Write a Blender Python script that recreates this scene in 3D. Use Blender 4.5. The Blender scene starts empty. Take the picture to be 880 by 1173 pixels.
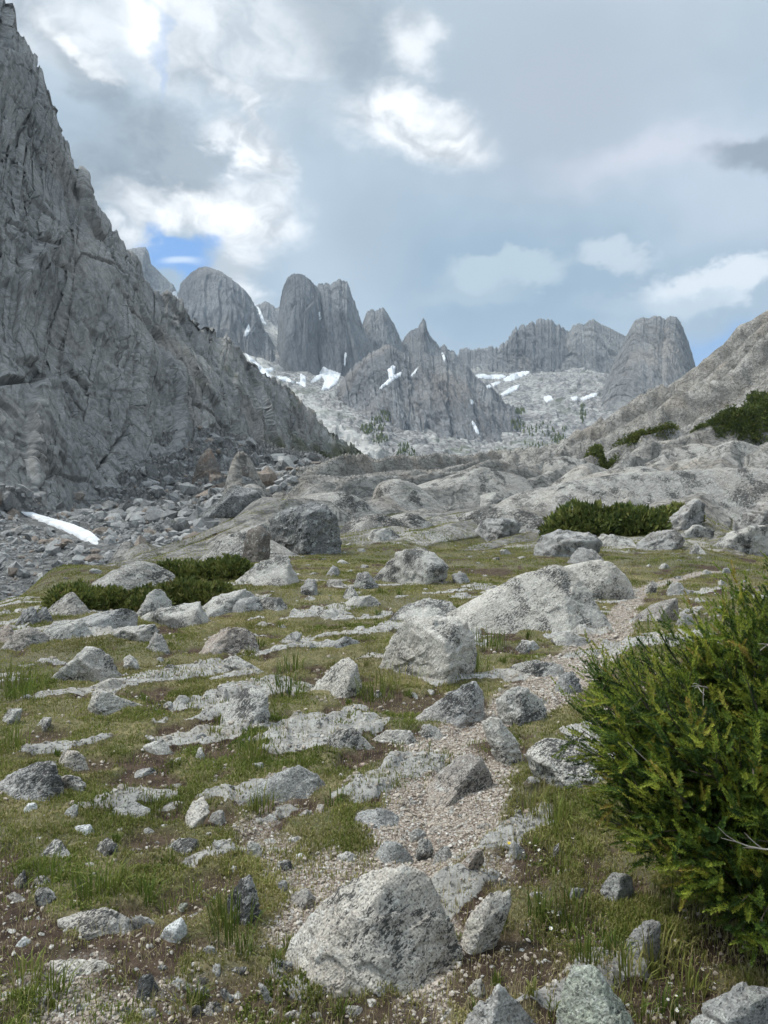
import bpy, math, random
import numpy as np
from mathutils import Vector
import bmesh

scene = bpy.context.scene
COL = scene.collection
rnd = random.Random(7)
RS = np.random.RandomState(7)

# ------------------------------------------------------------------ camera frame
F = 882.0            # focal length in the photograph's pixels (880 wide)
CX, HY = 440.0, 560.0
EYE = 1.6

def pt(px, py, Y):
    """world point seen at photograph pixel (px,py), Y metres ahead"""
    px = np.asarray(px, float); py = np.asarray(py, float); Y = np.asarray(Y, float)
    return np.stack([(px - CX) / F * Y, Y + 0 * px, EYE + (HY - py) / F * Y], -1)

# ------------------------------------------------------------------ numpy noise
def _hash(ix, iy, iz, seed):
    with np.errstate(over='ignore'):
        n = (ix.astype(np.uint32) * np.uint32(374761393) + iy.astype(np.uint32) * np.uint32(668265263)
             + iz.astype(np.uint32) * np.uint32(2246822519) + np.uint32((seed * 3266489917) & 0xffffffff))
        n = (n ^ (n >> np.uint32(15))) * np.uint32(2654435761)
        n = (n ^ (n >> np.uint32(13))) * np.uint32(1274126177)
        return n ^ (n >> np.uint32(16))

def _grad(h, x, y, z):
    a = (h & np.uint32(1023)).astype(np.float32) * (2 / 1023.) - 1
    b = ((h >> np.uint32(10)) & np.uint32(1023)).astype(np.float32) * (2 / 1023.) - 1
    c = ((h >> np.uint32(20)) & np.uint32(1023)).astype(np.float32) * (2 / 1023.) - 1
    return a * x + b * y + c * z

def perlin(P, seed=0):
    P = np.asarray(P, np.float32)
    I = np.floor(P).astype(np.int64); f = (P - I).astype(np.float32)
    w = f * f * f * (f * (f * 6 - 15) + 10)
    out = 0
    for dx in (0, 1):
        for dy in (0, 1):
            for dz in (0, 1):
                h = _hash(I[..., 0] + dx, I[..., 1] + dy, I[..., 2] + dz, seed)
                g = _grad(h, f[..., 0] - dx, f[..., 1] - dy, f[..., 2] - dz)
                g = g * (w[..., 0] if dx else 1 - w[..., 0]) * (w[..., 1] if dy else 1 - w[..., 1]) * (w[..., 2] if dz else 1 - w[..., 2])
                out = out + g
    return out * 1.4

def fbm(P, octaves=4, seed=0, gain=0.5, lac=2.03, ridged=False):
    P = np.asarray(P, np.float32); a = 1.0; s = 0; t = 0
    for o in range(octaves):
        n = perlin(P, seed + o * 17)
        if ridged: n = 1 - 2 * np.abs(n)
        s = s + a * n; t += a
        P = P * lac + 11.3; a *= gain
    return s / t

def worley(P, seed=0, jitter=0.9):
    """F1, F2, hash of the nearest cell, offset from its seed"""
    P = np.asarray(P, np.float32)
    I = np.floor(P).astype(np.int64); f = (P - I).astype(np.float32)
    n = P.shape[:-1]
    F1 = np.full(n, 9., np.float32); F2 = np.full(n, 9., np.float32)
    H = np.zeros(n, np.uint32); O = np.zeros(P.shape, np.float32)
    for dx in (-1, 0, 1):
        for dy in (-1, 0, 1):
            for dz in (-1, 0, 1):
                h = _hash(I[..., 0] + dx, I[..., 1] + dy, I[..., 2] + dz, seed)
                ox = f[..., 0] - dx - 0.5 - ((h & np.uint32(1023)).astype(np.float32) / 1023. - .5) * jitter
                oy = f[..., 1] - dy - 0.5 - (((h >> np.uint32(10)) & np.uint32(1023)).astype(np.float32) / 1023. - .5) * jitter
                oz = f[..., 2] - dz - 0.5 - (((h >> np.uint32(20)) & np.uint32(1023)).astype(np.float32) / 1023. - .5) * jitter
                d = ox * ox + oy * oy + oz * oz
                m = d < F1
                F2 = np.where(m, F1, np.minimum(F2, d))
                F1 = np.where(m, d, F1)
                H = np.where(m, h, H)
                O[..., 0] = np.where(m, ox, O[..., 0]); O[..., 1] = np.where(m, oy, O[..., 1]); O[..., 2] = np.where(m, oz, O[..., 2])
    return np.sqrt(F1), np.sqrt(F2), H, O

def hrand(H, k=0):
    with np.errstate(over='ignore'):
        h = (H ^ np.uint32(k * 2654435 + 97)) * np.uint32(2246822519)
        h = (h ^ (h >> np.uint32(13))) * np.uint32(3266489917)
        h = h ^ (h >> np.uint32(16))
    return (h & np.uint32(65535)).astype(np.float32) / 65535.

def facet(P, seed=0, tilt=1.0, step=0.5, crack=0.0, cw=0.06):
    """broken-rock relief: every cell of a Worley pattern is a tilted plane with its own height"""
    f1, f2, H, O = worley(P, seed)
    g = np.stack([hrand(H, 1), hrand(H, 2), hrand(H, 3)], -1) * 2 - 1
    v = tilt * (O * g).sum(-1) + step * (hrand(H, 4) * 2 - 1)
    if crack:
        v = v - crack * np.clip(1 - (f2 - f1) / cw, 0, 1)
    return v

def sfacet(P, seed=0, tilt=1.0, step=0.5, k=26.0, plane=False, crack=0.0, cw=.05):
    """facet() whose planes meet along worn, slightly rounded edges"""
    P = np.asarray(P, np.float32); I = np.floor(P).astype(np.int64); f = (P - I).astype(np.float32)
    S = np.zeros(P.shape[:-1], np.float32); V = np.zeros_like(S)
    m1 = np.full_like(S, 9.); m2 = np.full_like(S, 9.)
    for dx in (-1, 0, 1):
        for dy in ((0,) if plane else (-1, 0, 1)):
            for dz in (-1, 0, 1):
                h = _hash(I[..., 0] + dx, I[..., 1] + dy, I[..., 2] + dz, seed)
                o = [f[..., i] - (dx, dy, dz)[i] - .5 - (((h >> np.uint32(10 * i)) & np.uint32(1023)).astype(np.float32) / 1023. - .5) * .9 for i in range(3)]
                if plane: o[1] = 0 * o[1]
                d2 = o[0] ** 2 + o[1] ** 2 + o[2] ** 2
                if crack: m2 = np.minimum(m2, np.maximum(m1, d2)); m1 = np.minimum(m1, d2)
                w = np.exp(-k * d2)
                v = tilt * (o[0] * (hrand(h, 1) * 2 - 1) + o[1] * (hrand(h, 2) * 2 - 1) + o[2] * (hrand(h, 3) * 2 - 1)) + step * (hrand(h, 4) * 2 - 1)
                S += w; V += w * v
    out = V / (S + 1e-20)
    if crack: out = out - crack * np.clip(1 - (np.sqrt(m2) - np.sqrt(m1)) / cw, 0, 1)
    return out

def sstep(a, b, x):
    t = np.clip((x - a) / (b - a), 0, 1)
    return t * t * (3 - 2 * t)

def polyresample(P, n):
    P = np.asarray(P, float)
    d = np.r_[0, np.cumsum(np.linalg.norm(np.diff(P[:, :2], axis=0), axis=1))]
    t = np.linspace(0, d[-1], n)
    return np.stack([np.interp(t, d, P[:, k]) for k in range(P.shape[1])], -1), t / d[-1]

# ------------------------------------------------------------------ mesh helpers
def mesh_np(name, V, Fq, mat=None, smooth=True, attrs=None, parent=None, kind=None, link=True, fmat=None, mats=None):
    """V (n,3), Fq (m,3|4) index array -> one mesh object"""
    me = bpy.data.meshes.new(name)
    V = np.ascontiguousarray(V, np.float32); Fq = np.ascontiguousarray(Fq, np.int32)
    m, k = Fq.shape
    me.vertices.add(len(V)); me.vertices.foreach_set('co', V.ravel())
    me.loops.add(m * k); me.loops.foreach_set('vertex_index', Fq.ravel())
    me.polygons.add(m)
    me.polygons.foreach_set('loop_start', np.arange(0, m * k, k, dtype=np.int32))
    me.polygons.foreach_set('loop_total', np.full(m, k, np.int32))
    me.polygons.foreach_set('use_smooth', np.full(m, bool(smooth)))
    if attrs:
        for an, av in attrs.items():
            av = np.asarray(av, np.float32)
            if av.ndim == 1:
                a = me.attributes.new(an, 'FLOAT', 'POINT'); a.data.foreach_set('value', av)
            else:
                a = me.attributes.new(an, 'FLOAT_VECTOR', 'POINT'); a.data.foreach_set('vector', np.ascontiguousarray(av).ravel())
    if mats:
        for mm in mats: me.materials.append(mm)
        if fmat is not None: me.polygons.foreach_set('material_index', np.ascontiguousarray(fmat, np.int32))
    elif mat: me.materials.append(mat)
    me.update(calc_edges=True)
    o = bpy.data.objects.new(name, me)
    if link: COL.objects.link(o)
    if parent: o.parent = parent
    if kind: o['kind'] = kind
    return o

def grid_faces(nr, nc, wrap=False):
    r = np.arange(nr - 1)[:, None]; c = np.arange(nc if wrap else nc - 1)[None, :]
    c2 = (c + 1) % nc
    a = r * nc + c; b = r * nc + c2; d = (r + 1) * nc + c; e = (r + 1) * nc + c2
    return np.stack([a, b, e, d], -1).reshape(-1, 4)

def grid_normals(G):
    du = np.gradient(G, axis=1); dv = np.gradient(G, axis=0)
    n = np.cross(du, dv)
    return n / (np.linalg.norm(n, axis=-1, keepdims=True) + 1e-9)

def smooth_grid(G, k):
    for _ in range(k):
        P = np.pad(G, ((1, 1), (1, 1), (0, 0)), mode='edge')
        G = (P[:-2, 1:-1] + P[2:, 1:-1] + P[1:-1, :-2] + P[1:-1, 2:] + 2 * P[1:-1, 1:-1]) / 6
    return G

def tag(o, label=None, cat=None, group=None, kind=None):
    if label: o['label'] = label
    if cat: o['category'] = cat
    if group: o['group'] = group
    if kind: o['kind'] = kind
    return o

def empty(name, loc=(0, 0, 0)):
    o = bpy.data.objects.new(name, None); o.location = loc; o.empty_display_size = .1
    COL.objects.link(o); return o
# ------------------------------------------------------------------ materials
class NT:
    def __init__(s, name, world=False):
        if world:
            s.m = bpy.data.worlds.new(name); s.m.use_nodes = True
        else:
            s.m = bpy.data.materials.new(name); s.m.use_nodes = True
        s.t = s.m.node_tree; s.t.nodes.clear(); s.L = s.t.links
    def n(s, typ, **kw):
        nd = s.t.nodes.new(typ)
        for k, v in kw.items(): setattr(nd, k, v)
        return nd
    def put(s, sock, v):
        if hasattr(v, 'is_output'): s.L.new(v, sock)
        elif isinstance(v, (tuple, list)) and len(v) == 3 and sock.type == 'RGBA': sock.default_value = (*v, 1)
        else: sock.default_value = v
    def math(s, op, a, b=0.0, c=0.0, clamp=False):
        nd = s.n('ShaderNodeMath', operation=op, use_clamp=clamp)
        s.put(nd.inputs[0], a); s.put(nd.inputs[1], b); s.put(nd.inputs[2], c)
        return nd.outputs[0]
    def vmath(s, op, a, b=(0, 0, 0), sc=None):
        nd = s.n('ShaderNodeVectorMath', operation=op)
        s.put(nd.inputs[0], a); s.put(nd.inputs[1], b)
        if sc is not None: s.put(nd.inputs['Scale'], sc)
        return nd.outputs['Value'] if op in ('LENGTH', 'DOT_PRODUCT', 'DISTANCE') else nd.outputs[0]
    def noise(s, vec, scale, detail=4, rough=.5, dist=0.0, out='Fac'):
        nd = s.n('ShaderNodeTexNoise'); s.put(nd.inputs['Vector'], vec)
        nd.inputs['Scale'].default_value = scale; nd.inputs['Detail'].default_value = detail
        nd.inputs['Roughness'].default_value = rough; nd.inputs['Distortion'].default_value = dist
        return nd.outputs[out]
    def vor(s, vec, scale, feature='F1', out='Distance', rand=1.0):
        nd = s.n('ShaderNodeTexVoronoi', feature=feature); s.put(nd.inputs['Vector'], vec)
        nd.inputs['Scale'].default_value = scale
        if 'Randomness' in nd.inputs: nd.inputs['Randomness'].default_value = rand
        return nd.outputs[out]
    def ramp(s, fac, a, b, c=0.0, d=1.0):
        nd = s.n('ShaderNodeMapRange', interpolation_type='SMOOTHSTEP')
        s.put(nd.inputs[0], fac); nd.inputs[1].default_value = a; nd.inputs[2].default_value = b
        nd.inputs[3].default_value = c; nd.inputs[4].default_value = d
        return nd.outputs[0]
    def mix(s, f, a, b, mode='MIX'):
        nd = s.n('ShaderNodeMix', data_type='RGBA', blend_type=mode)
        s.put(nd.inputs[0], f); s.put(nd.inputs[6], a); s.put(nd.inputs[7], b)
        return nd.outputs[2]
    def attr(s, name, out='Fac'):
        nd = s.n('ShaderNodeAttribute', attribute_name=name); return nd.outputs[out]
    def scalev(s, vec, sc):
        nd = s.n('ShaderNodeMapping'); s.put(nd.inputs['Vector'], vec); nd.inputs['Scale'].default_value = sc
        return nd.outputs[0]
    def rotv(s, vec, rot, sc=(1, 1, 1)):
        nd = s.n('ShaderNodeMapping', vector_type='TEXTURE'); s.put(nd.inputs['Vector'], vec)
        nd.inputs['Rotation'].default_value = rot; nd.inputs['Scale'].default_value = sc
        return nd.outputs[0]
    def pos(s):
        return s.n('ShaderNodeNewGeometry').outputs['Position']
    def bump(s, h, strength, dist, prev=None):
        nd = s.n('ShaderNodeBump'); s.put(nd.inputs['Height'], h)
        nd.inputs['Strength'].default_value = strength; nd.inputs['Distance'].default_value = dist
        if prev is not None: s.L.new(prev, nd.inputs['Normal'])
        return nd.outputs[0]
    def out(s, col, rough=.9, normal=None, spec=.25, sub=None, trans=None):
        b = s.n('ShaderNodeBsdfPrincipled'); s.put(b.inputs['Base Color'], col); s.put(b.inputs['Roughness'], rough)
        b.inputs['Specular IOR Level'].default_value = spec
        if normal is not None: s.L.new(normal, b.inputs['Normal'])
        sh = b.outputs[0]
        if trans:
            tl = s.n('ShaderNodeBsdfTranslucent'); s.put(tl.inputs[0], col)
            mx = s.n('ShaderNodeMixShader'); mx.inputs[0].default_value = trans
            s.L.new(sh, mx.inputs[1]); s.L.new(tl.outputs[0], mx.inputs[2]); sh = mx.outputs[0]
        o = s.n('ShaderNodeOutputMaterial'); s.L.new(sh, o.inputs[0])
        return s.m

def mat_granite(name, light=(.55, .525, .475), mid=(.40, .385, .35), warm=(.47, .38, .30), dark=(.05, .05, .048),
                lichen=.5, warmth=.35, scale=1.0, bump=1.0, strata=(0.5, 0.2, .9)):
    """near granite: crystals, crusts of black and pale lichen, warm stains, worn grain"""
    m = NT(name); P0 = m.pos()
    wn = m.noise(P0, 3 * scale, 3, .6, out='Color')
    P = m.vmath('ADD', P0, m.vmath('SCALE', wn, sc=.08 / scale))
    big = m.noise(P0, 1.6 * scale, 4, .6)
    col = m.mix(m.ramp(m.noise(P, 7 * scale, 5, .65), .35, .65), mid, light)
    col = m.mix(m.math('MULTIPLY', m.ramp(m.noise(m.vmath('ADD', P0, (7, 3, 5)), 1.3 * scale, 3, .55), .45, .75), warmth), col, warm)
    # pale crusty lichen
    pale = m.ramp(m.noise(P, 30 * scale, 4, .65), .56, .64)
    col = m.mix(m.math('MULTIPLY', pale, .55), col, (.56, .56, .52))
    gr = m.ramp(m.noise(m.vmath('ADD', P, (3, 9, 1)), 5 * scale, 4, .6), .60, .72)
    col = m.mix(m.math('MULTIPLY', gr, .35), col, (.30, .33, .24))
    # black lichen in clumps stretched along the grain
    Pg = m.rotv(P, strata, (1, .45, 1))
    cl = m.ramp(m.noise(m.vmath('ADD', P0, (2, 8, 4)), 3.2 * scale, 4, .6), .38, .66)
    thr = m.math('SUBTRACT', .645, m.math('MULTIPLY', cl, .18 * (lichen + .5)))
    bl = m.math('SUBTRACT', m.math('ADD', m.math('MULTIPLY', m.noise(Pg, 26 * scale, 4, .7), .5), m.math('MULTIPLY', m.noise(Pg, 75 * scale, 4, .7), .5)), m.math('SUBTRACT', thr, .035))
    bl = m.ramp(bl, -.012, .03)
    col = m.mix(m.math('MULTIPLY', bl, .88), col, dark)
    # crystals
    cr = m.vor(P0, 170 * scale, out='Color')
    sep = m.n('ShaderNodeSeparateColor'); m.L.new(cr, sep.inputs[0])
    c1 = m.ramp(sep.outputs[0], .0, 1.0, .72, 1.22)
    col = m.mix(1.0, col, m.vmath('SCALE', (1., 1., 1.), sc=c1), 'MULTIPLY')
    dk = m.ramp(sep.outputs[1], .86, .93)
    col = m.mix(m.math('MULTIPLY', dk, .6), col, (.05, .05, .05))
    # relief
    h1 = m.noise(Pg, 9 * scale, 7, .68); h2 = m.noise(P0, 60 * scale, 4, .7)
    crk = m.vor(m.vmath('ADD', P, m.vmath('SCALE', m.noise(P0, 6 * scale, 3, .5, out='Color'), sc=.25 / scale)), 4.0 * scale, 'DISTANCE_TO_EDGE')
    crk = m.ramp(crk, .0, .02, 0, 1)
    n = m.bump(crk, .35 * bump, .012 / scale)
    n = m.bump(h1, .8 * bump, .06 / scale, n); n = m.bump(h2, .6 * bump, .01 / scale, n)
    return m.out(col, .93, n, .2)

def mat_cliff(name, base=(.225, .222, .21), dark=(.11, .11, .105), light=(.33, .315, .285), warm=(.25, .195, .155),
              s=1.0, streak=.55, dip=(.0, .6, .0), green=None, vs=1.0, ckc=.45, bd=1.6, wp=9):
    """weathered granite wall: crack network, water streaks, pale and rusty panels. s = features per metre factor"""
    m = NT(name); P = m.pos()
    Pd = m.scalev(P, (1, 1, vs)) if vs != 1 else m.rotv(P, dip, (1, 1, 2.2))
    w = m.noise(P, .05 * s, 4, .6, out='Color')
    Pw = m.vmath('ADD', Pd, m.vmath('SCALE', w, sc=wp / s))
    col = m.mix(m.ramp(m.noise(Pw, .035 * s, 5, .6), .35, .65), base, light)
    col = m.mix(m.math('MULTIPLY', m.ramp(m.noise(m.vmath('ADD', Pw, (50, 9, 3)), .028 * s, 4, .6), .5, .72), .65), col, warm)
    st = m.noise(m.scalev(P, (1, 1, .07)), .22 * s, 5, .65)
    col = m.mix(m.math('MULTIPLY', m.ramp(st, .5, .68), streak), col, dark)
    st2 = m.noise(m.scalev(m.vmath('ADD', P, (90, 4, 8)), (1, 1, .12)), .12 * s, 4, .6)
    col = m.mix(m.math('MULTIPLY', m.ramp(st2, .56, .72), .35), col, light)
    fine = m.noise(Pw, .9 * s, 8, .72)
    col = m.mix(1.0, col, m.vmath('SCALE', (1., 1., 1.), sc=m.ramp(fine, .25, .75, .62, 1.35)), 'MULTIPLY')
    ck = m.vor(Pw, .12 * s, 'DISTANCE_TO_EDGE'); ck2 = m.vor(m.vmath('ADD', Pw, (5, 5, 5)), .45 * s, 'DISTANCE_TO_EDGE')
    lim = m.ramp(m.noise(P, .06 * s, 3, .5), .42, .6)
    c1 = m.math('MULTIPLY', m.ramp(ck, .0, .022, 1, 0), lim); c2 = m.math('MULTIPLY', m.ramp(ck2, .0, .045, 1, 0), .45)
    col = m.mix(m.math('MULTIPLY', m.math('MAXIMUM', c1, c2), ckc), col, (.06, .06, .055))
    if green is not None:
        g = m.attr('green'); col = m.mix(g, col, green)
    h = m.noise(Pw, .5 * s, 9, .68)
    n = m.bump(m.math('MAXIMUM', c1, c2), -.6, .6 / s); n = m.bump(h, .9, bd / s, n)
    return m.out(col, .95, n, .12)
# ------------------------------------------------------------------ ground (one heightfield)
C0 = 3.0
def w_uv(x, Y): return np.stack([2.2 * x / (Y + C0), np.log(np.maximum(Y, -2.5) + C0)], -1)
A_px = [  # (px, py, Y) seen points
 (0,950,3.62),(220,950,3.62),(440,950,3.62),(660,950,3.62),(880,950,3.62),
 (0,800,5.88),(220,800,5.88),(440,800,5.88),(660,800,5.88),(880,800,5.88),
 (0,735,8.0),(200,718,8.9),(440,700,10.1),(660,700,10.1),(880,700,10.1),
 (440,640,17.6),(660,640,17.8),(880,640,18.5),(330,640,17.6),(280,655,14.5),
 (0,705,10.5),(60,685,14),(130,660,20),(200,640,28),(250,618,40),
 (0,690,13.5),(60,665,20),(150,640,32),
 (400,610,28),(480,610,29),(560,605,31),(640,605,31),(700,606,31),(800,600,33),(880,598,34),
 (320,600,40),(400,583,50),(480,580,52),(560,577,55),(640,570,56),(700,563,56),(800,557,55),(880,552,52),
 (330,570,75),(400,558,90),(480,556,92),(560,553,95),(640,545,95),(700,535,95),(800,512,90),(880,495,82),
 (340,553,115),(400,546,140),(480,543,150),(560,537,150),(640,528,145),(700,514,140),(760,488,140),(820,455,140),(880,425,135),
 (440,538,210),(520,533,215),(600,527,215),(660,515,205),(700,497,185),(740,465,175),(765,455,178),(800,426,180),(840,401,180),(880,376,178),
 (960,320,180),(1100,260,180),(960,470,90),(1100,430,90),(1100,540,45),(1100,590,20),
]
A_w = [  # (x, Y, z)
 (-3,-2,0),(0,-2,0),(3,-2,0),(-3,0.5,0),(0,0.5,0),(3,0.5,0),(0,1.8,0),(-1.5,1.8,0),(1.5,1.8,0),(6,2,.2),(-6,2,-.1),(9,6,.5),(-9,6,-.2),
 (-10,16,-3.4),(-17,16,-6),(-30,16,-8),(-12,26,-5.5),(-9,40,-6.3),(-6,55,-5.2),(-14,35,-6.5),(-22,40,-7.5),(-40,40,-9),
 (-38,75,-5.2),(-30,70,-5.8),(-20,65,-5.6),(-12,72,-3.6),(-60,75,-4.5),(-48,98,-2.9),(-36,98,-3.0),(-25,95,-3.),(-70,100,-1),
 (-57,115,.6),(-51,118,-2.4),(-40,125,-2.4),(-28,115,-1.6),(-49.7,146,-1.2),(-46.8,172,4.2),(-30,160,2.2),(-43,200,12.5),(-38,240,13.5),(-25,190,6.0),(-29,290,11.5),(-8,230,7),(-10,260,9),(-70,150,6),(-75,200,18),(20,280,8),
 (50,290,4),(20,400,-20),(-40,400,-10),(90,400,-10),(150,260,50),(110,200,36),(75,230,18),
]
pa = pt(*np.array(A_px, float).T); pw = np.array(A_w, float)
AP = np.concatenate([pa, pw])
AU = w_uv(AP[:, 0], AP[:, 1]); AW = AP[:, 2] / (AP[:, 1] + C0)
def _tps(r2): return 0.5 * r2 * np.log(r2 + 1e-9)
_d2 = ((AU[:, None] - AU[None]) ** 2).sum(-1)
_n = len(AU); _M = np.zeros((_n + 3, _n + 3))
_M[:_n, :_n] = _tps(_d2) + np.eye(_n) * 2e-4
_M[:_n, _n] = 1; _M[:_n, _n + 1:] = AU; _M[_n, :_n] = 1; _M[_n + 1:, :_n] = AU.T
_sol = np.linalg.solve(_M, np.r_[AW, 0, 0, 0])
def base_z(x, Y):
    U = w_uv(x, Y).astype(np.float32); out = np.empty(U.shape[:-1], np.float32).ravel(); Uf = U.reshape(-1, 2)
    AU32 = AU.astype(np.float32); sol = _sol.astype(np.float32)
    for i in range(0, len(Uf), 60000):
        u = Uf[i:i + 60000]
        d2 = ((u[:, None] - AU32[None]) ** 2).sum(-1)
        out[i:i + 60000] = _tps(d2) @ sol[:_n] + sol[_n] + u @ sol[_n + 1:]
    return out.reshape(U.shape[:-1]) * (Y + C0)

rows = [-2.4]
while rows[-1] < 430:
    y = rows[-1]; rows.append(y + (0.12 if y < 1.0 else max(0.014, 0.0078 * y)))
rows = np.array(rows); NR = len(rows)
NC = 1250
uu = np.linspace(-1, 1, NC); uu = np.sign(uu) * (0.62 * np.abs(uu) + 0.63 * np.abs(uu) ** 3)
GX = uu[None, :] * (rows[:, None] + C0); GY = np.repeat(rows[:, None], NC, 1)
print('ground grid', NR, NC)
GZ = base_z(GX, GY).astype(float)

# the worn gravel path, in plan
PATH = np.array([pt(px, py, EYE * F / (py - HY)) for px, py in
        ((470,1180),(500,1050),(470,985),(500,930),(520,880),(500,850),(560,830),(610,800),(640,770),(680,745),(705,722),(715,695),(735,672),(800,655),(860,648))])[:, :2]
PW = np.array([.08,.10,.18,.32,.34,.22,.18,.28,.34,.28,.20,.18,.16,.12,.05])
def path_mask(x, y):
    best = np.full(x.shape, 9., np.float32)
    for i in range(len(PATH) - 1):
        a, b = PATH[i], PATH[i + 1]; ab = b - a
        t = np.clip(((x - a[0]) * ab[0] + (y - a[1]) * ab[1]) / (ab @ ab), 0, 1)
        d = np.hypot(x - a[0] - t * ab[0], y - a[1] - t * ab[1]) / (PW[i] + (PW[i + 1] - PW[i]) * t)
        best = np.minimum(best, d)
    return best
SPOTS = [(px, EYE * F / (py - HY), r) for px, py, r in ((590,1095,.17),(560,1125,.12),(245,1000,.12),(140,1035,.10),(215,1015,.12),(440,1165,.16),(380,1150,.12),(250,1140,.20),(330,1165,.15),(30,1078,.12),(245,925,.10),(50,845,.16),(480,808,.30),(440,800,.22),(170,950,.12),(560,655,.5),(520,640,.6),(660,1060,.10),(110,870,.12),(740,1150,.15))]
SPOTS = [((px - CX) / F * Y, Y, r) for px, Y, r in SPOTS]
def xyz(x, y, s, z=0): return np.stack([x * s, y * s, 0 * x + z], -1)
def masks(x, y, full=False):
    """dirt, gravel, grass, each 0..1, in plan"""
    n1 = fbm(xyz(x, y, 1.1), 4, 31); n2 = fbm(xyz(x, y, 3.1), 3, 52); n3 = fbm(xyz(x, y, 1.0, 5), 3, 77)
    pm = path_mask(x, y) + .55 * n2 + .3 * n1
    grav = sstep(1.15, .75, pm)
    lowl = sstep(-1.2, .1, x) * sstep(4.6, 3.6, y) * sstep(.75, .3, x)
    grav = np.maximum(grav, sstep(.20, .34, n3 + .1 * n2 + .15 * lowl) * sstep(7., 4.5, y) * .9)
    dirt = sstep(.02, .18, n1 * .8 + n2 * .6 + .20 * sstep(3.3, 2.5, y) - .08 * sstep(5, 10, y))
    a_ = x * .83 + y * .55; c_ = x * .55 - y * .83
    fl = fbm(np.stack([a_ * .7, c_ * 1.9, 0 * x + 3], -1), 4, 41) + .12 * n2
    flush = sstep(.12, .20, fl) * sstep(17, 10, y)
    grass = sstep(.0, .35, 1 - np.maximum(grav, dirt * .95) - .1 + .2 * fbm(xyz(x, y, 5.), 2, 9))
    sp = np.zeros(x.shape, np.float32)
    for sx, sy, r in SPOTS:
        sp = np.maximum(sp, sstep(1.35, .75, np.hypot(x - sx, (y - sy)) / r + .7 * n2))
    dirt = np.maximum(dirt, sp); flush = flush * (1 - sp); grav = grav * (1 - sp * .9)
    if full: return dirt, grav, grass * (1 - flush), flush
    return np.maximum(dirt, flush), grav * (1 - flush), grass * (1 - flush)

# direction of the whaleback slabs in plan
DV = np.array([.42, .907])
def saw(t, edge=.16):
    f = t - np.floor(t)
    return np.where(f < 1 - edge, f / (1 - edge), (1 - f) / edge)
def ledges(c, a, per, wander, seed):
    """long sheets of rock lying like shingles: they rise slowly and break off in a steep edge; they fork and die out"""
    t = c / per + wander * fbm(np.stack([a / 75, c / 30, 0 * a + seed], -1).astype(np.float32), 3, seed) + .10 * fbm(np.stack([a / 5, c / 3, 0 * a], -1).astype(np.float32), 3, seed + 1)
    n = np.floor(t); k = hrand((n + 1000).astype(np.uint32), seed)
    brk = fbm(np.stack([a / 20, n * 7.3, 0 * a + 4], -1).astype(np.float32), 2, seed + 3)
    s_ = saw(t); f = t - n
    return s_ * (.45 + .8 * np.clip(k + brk, 0, 1)), np.minimum(sstep(0, .10, f), sstep(1.0, .90, f))
def slab_relief(x, y):
    a = x * DV[0] + y * DV[1]; c = x * DV[1] - y * DV[0]
    h1, p1 = ledges(c, a, 7.0, 1.1, 5); h2, p2 = ledges(c + 3, a, 2.7, 1.4, 15)
    f1, f2, H, O = worley(np.stack([c / 7.0, a / 17.0, 0 * a + .5], -1), 5)
    pil = 1 - np.exp(-(f2 - f1) * 6)
    return h1 * 1.05 + h2 * .30 + pil * .14 + (hrand(H, 3) - .5) * .10, p1 * .5 + p2 * .25 + pil * .25
def slope_relief(x, y):
    a = x * .97 + y * .24; c = y * .97 - x * .24
    h1, p1 = ledges(-c, a, 11.0, 1.2, 25); h2, p2 = ledges(-c + 2, a, 4.6, 1.6, 35)
    return h1 * 1.75 + h2 * .62 + .35 * fbm(xyz(x, y, .12), 3, 66) - .75, p1 * .6 + p2 * .4
slabA = sstep(15, 27, GY + 4 * fbm(xyz(GX, GY, .08), 3, 18)) * sstep(-3.2, -1.2, GZ)
rel, pil = slab_relief(GX, GY)
amp = np.clip(.031 * GY, 0, 3.4)
RS_ = sstep(18, 34, GX) * sstep(55, 85, GY)
rel2, pil2_ = slope_relief(GX, GY); rel = rel * (1 - RS_) + rel2 * RS_; pil = pil * (1 - RS_) + pil2_ * RS_
veg_n = fbm(xyz(GX, GY, .06), 3, 8)
bare = slabA * sstep(-.10 + .14 * RS_, .12 + .10 * RS_, pil - .50 + .22 * sstep(30, 60, GY) - .5 * np.clip(veg_n + .05, 0, 1))
GZ = GZ + slabA * (rel - .45) * amp
_gn = grid_normals(np.stack([GX, GY, GZ], -1)); bare = np.maximum(bare, sstep(6, 12, GY) * sstep(.84, .66, np.abs(_gn[..., 2])))
bare = np.maximum(bare, sstep(19, 25, GY) * sstep(-.55, -1.1, base_z(GX, GY)) * .9)
# valley talus: coarse humps
tal = sstep(-2.2, -3.4, GZ) * sstep(14, 22, GY)
tal = np.maximum(tal, sstep(80, 92, GY) * sstep(-12, -20, GX))
GZ += tal * (.35 * fbm(xyz(GX, GY, .35), 4, 91) + 1.1 * fbm(xyz(GX, GY, .06), 3, 92))
# turf and soil relief
near = sstep(60, 25, GY)
dirtM, gravM, grassM, flushM = masks(GX.astype(np.float32), GY.astype(np.float32), True)
GZ += near * (.10 * fbm(xyz(GX, GY, .45), 3, 12) + .035 * fbm(xyz(GX, GY, 2.2), 4, 13) * sstep(30, 10, GY))
GZ += flushM * near * (.03 + .05 * facet(xyz(GX, GY, 3.2).astype(np.float32), 43, tilt=.8, step=.4))
GZ += sstep(12, 8, GY) * (.018 * fbm(xyz(GX, GY, 9.), 3, 14) - .035 * dirtM - .02 * gravM)
G = np.stack([GX, GY, GZ], -1)

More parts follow.
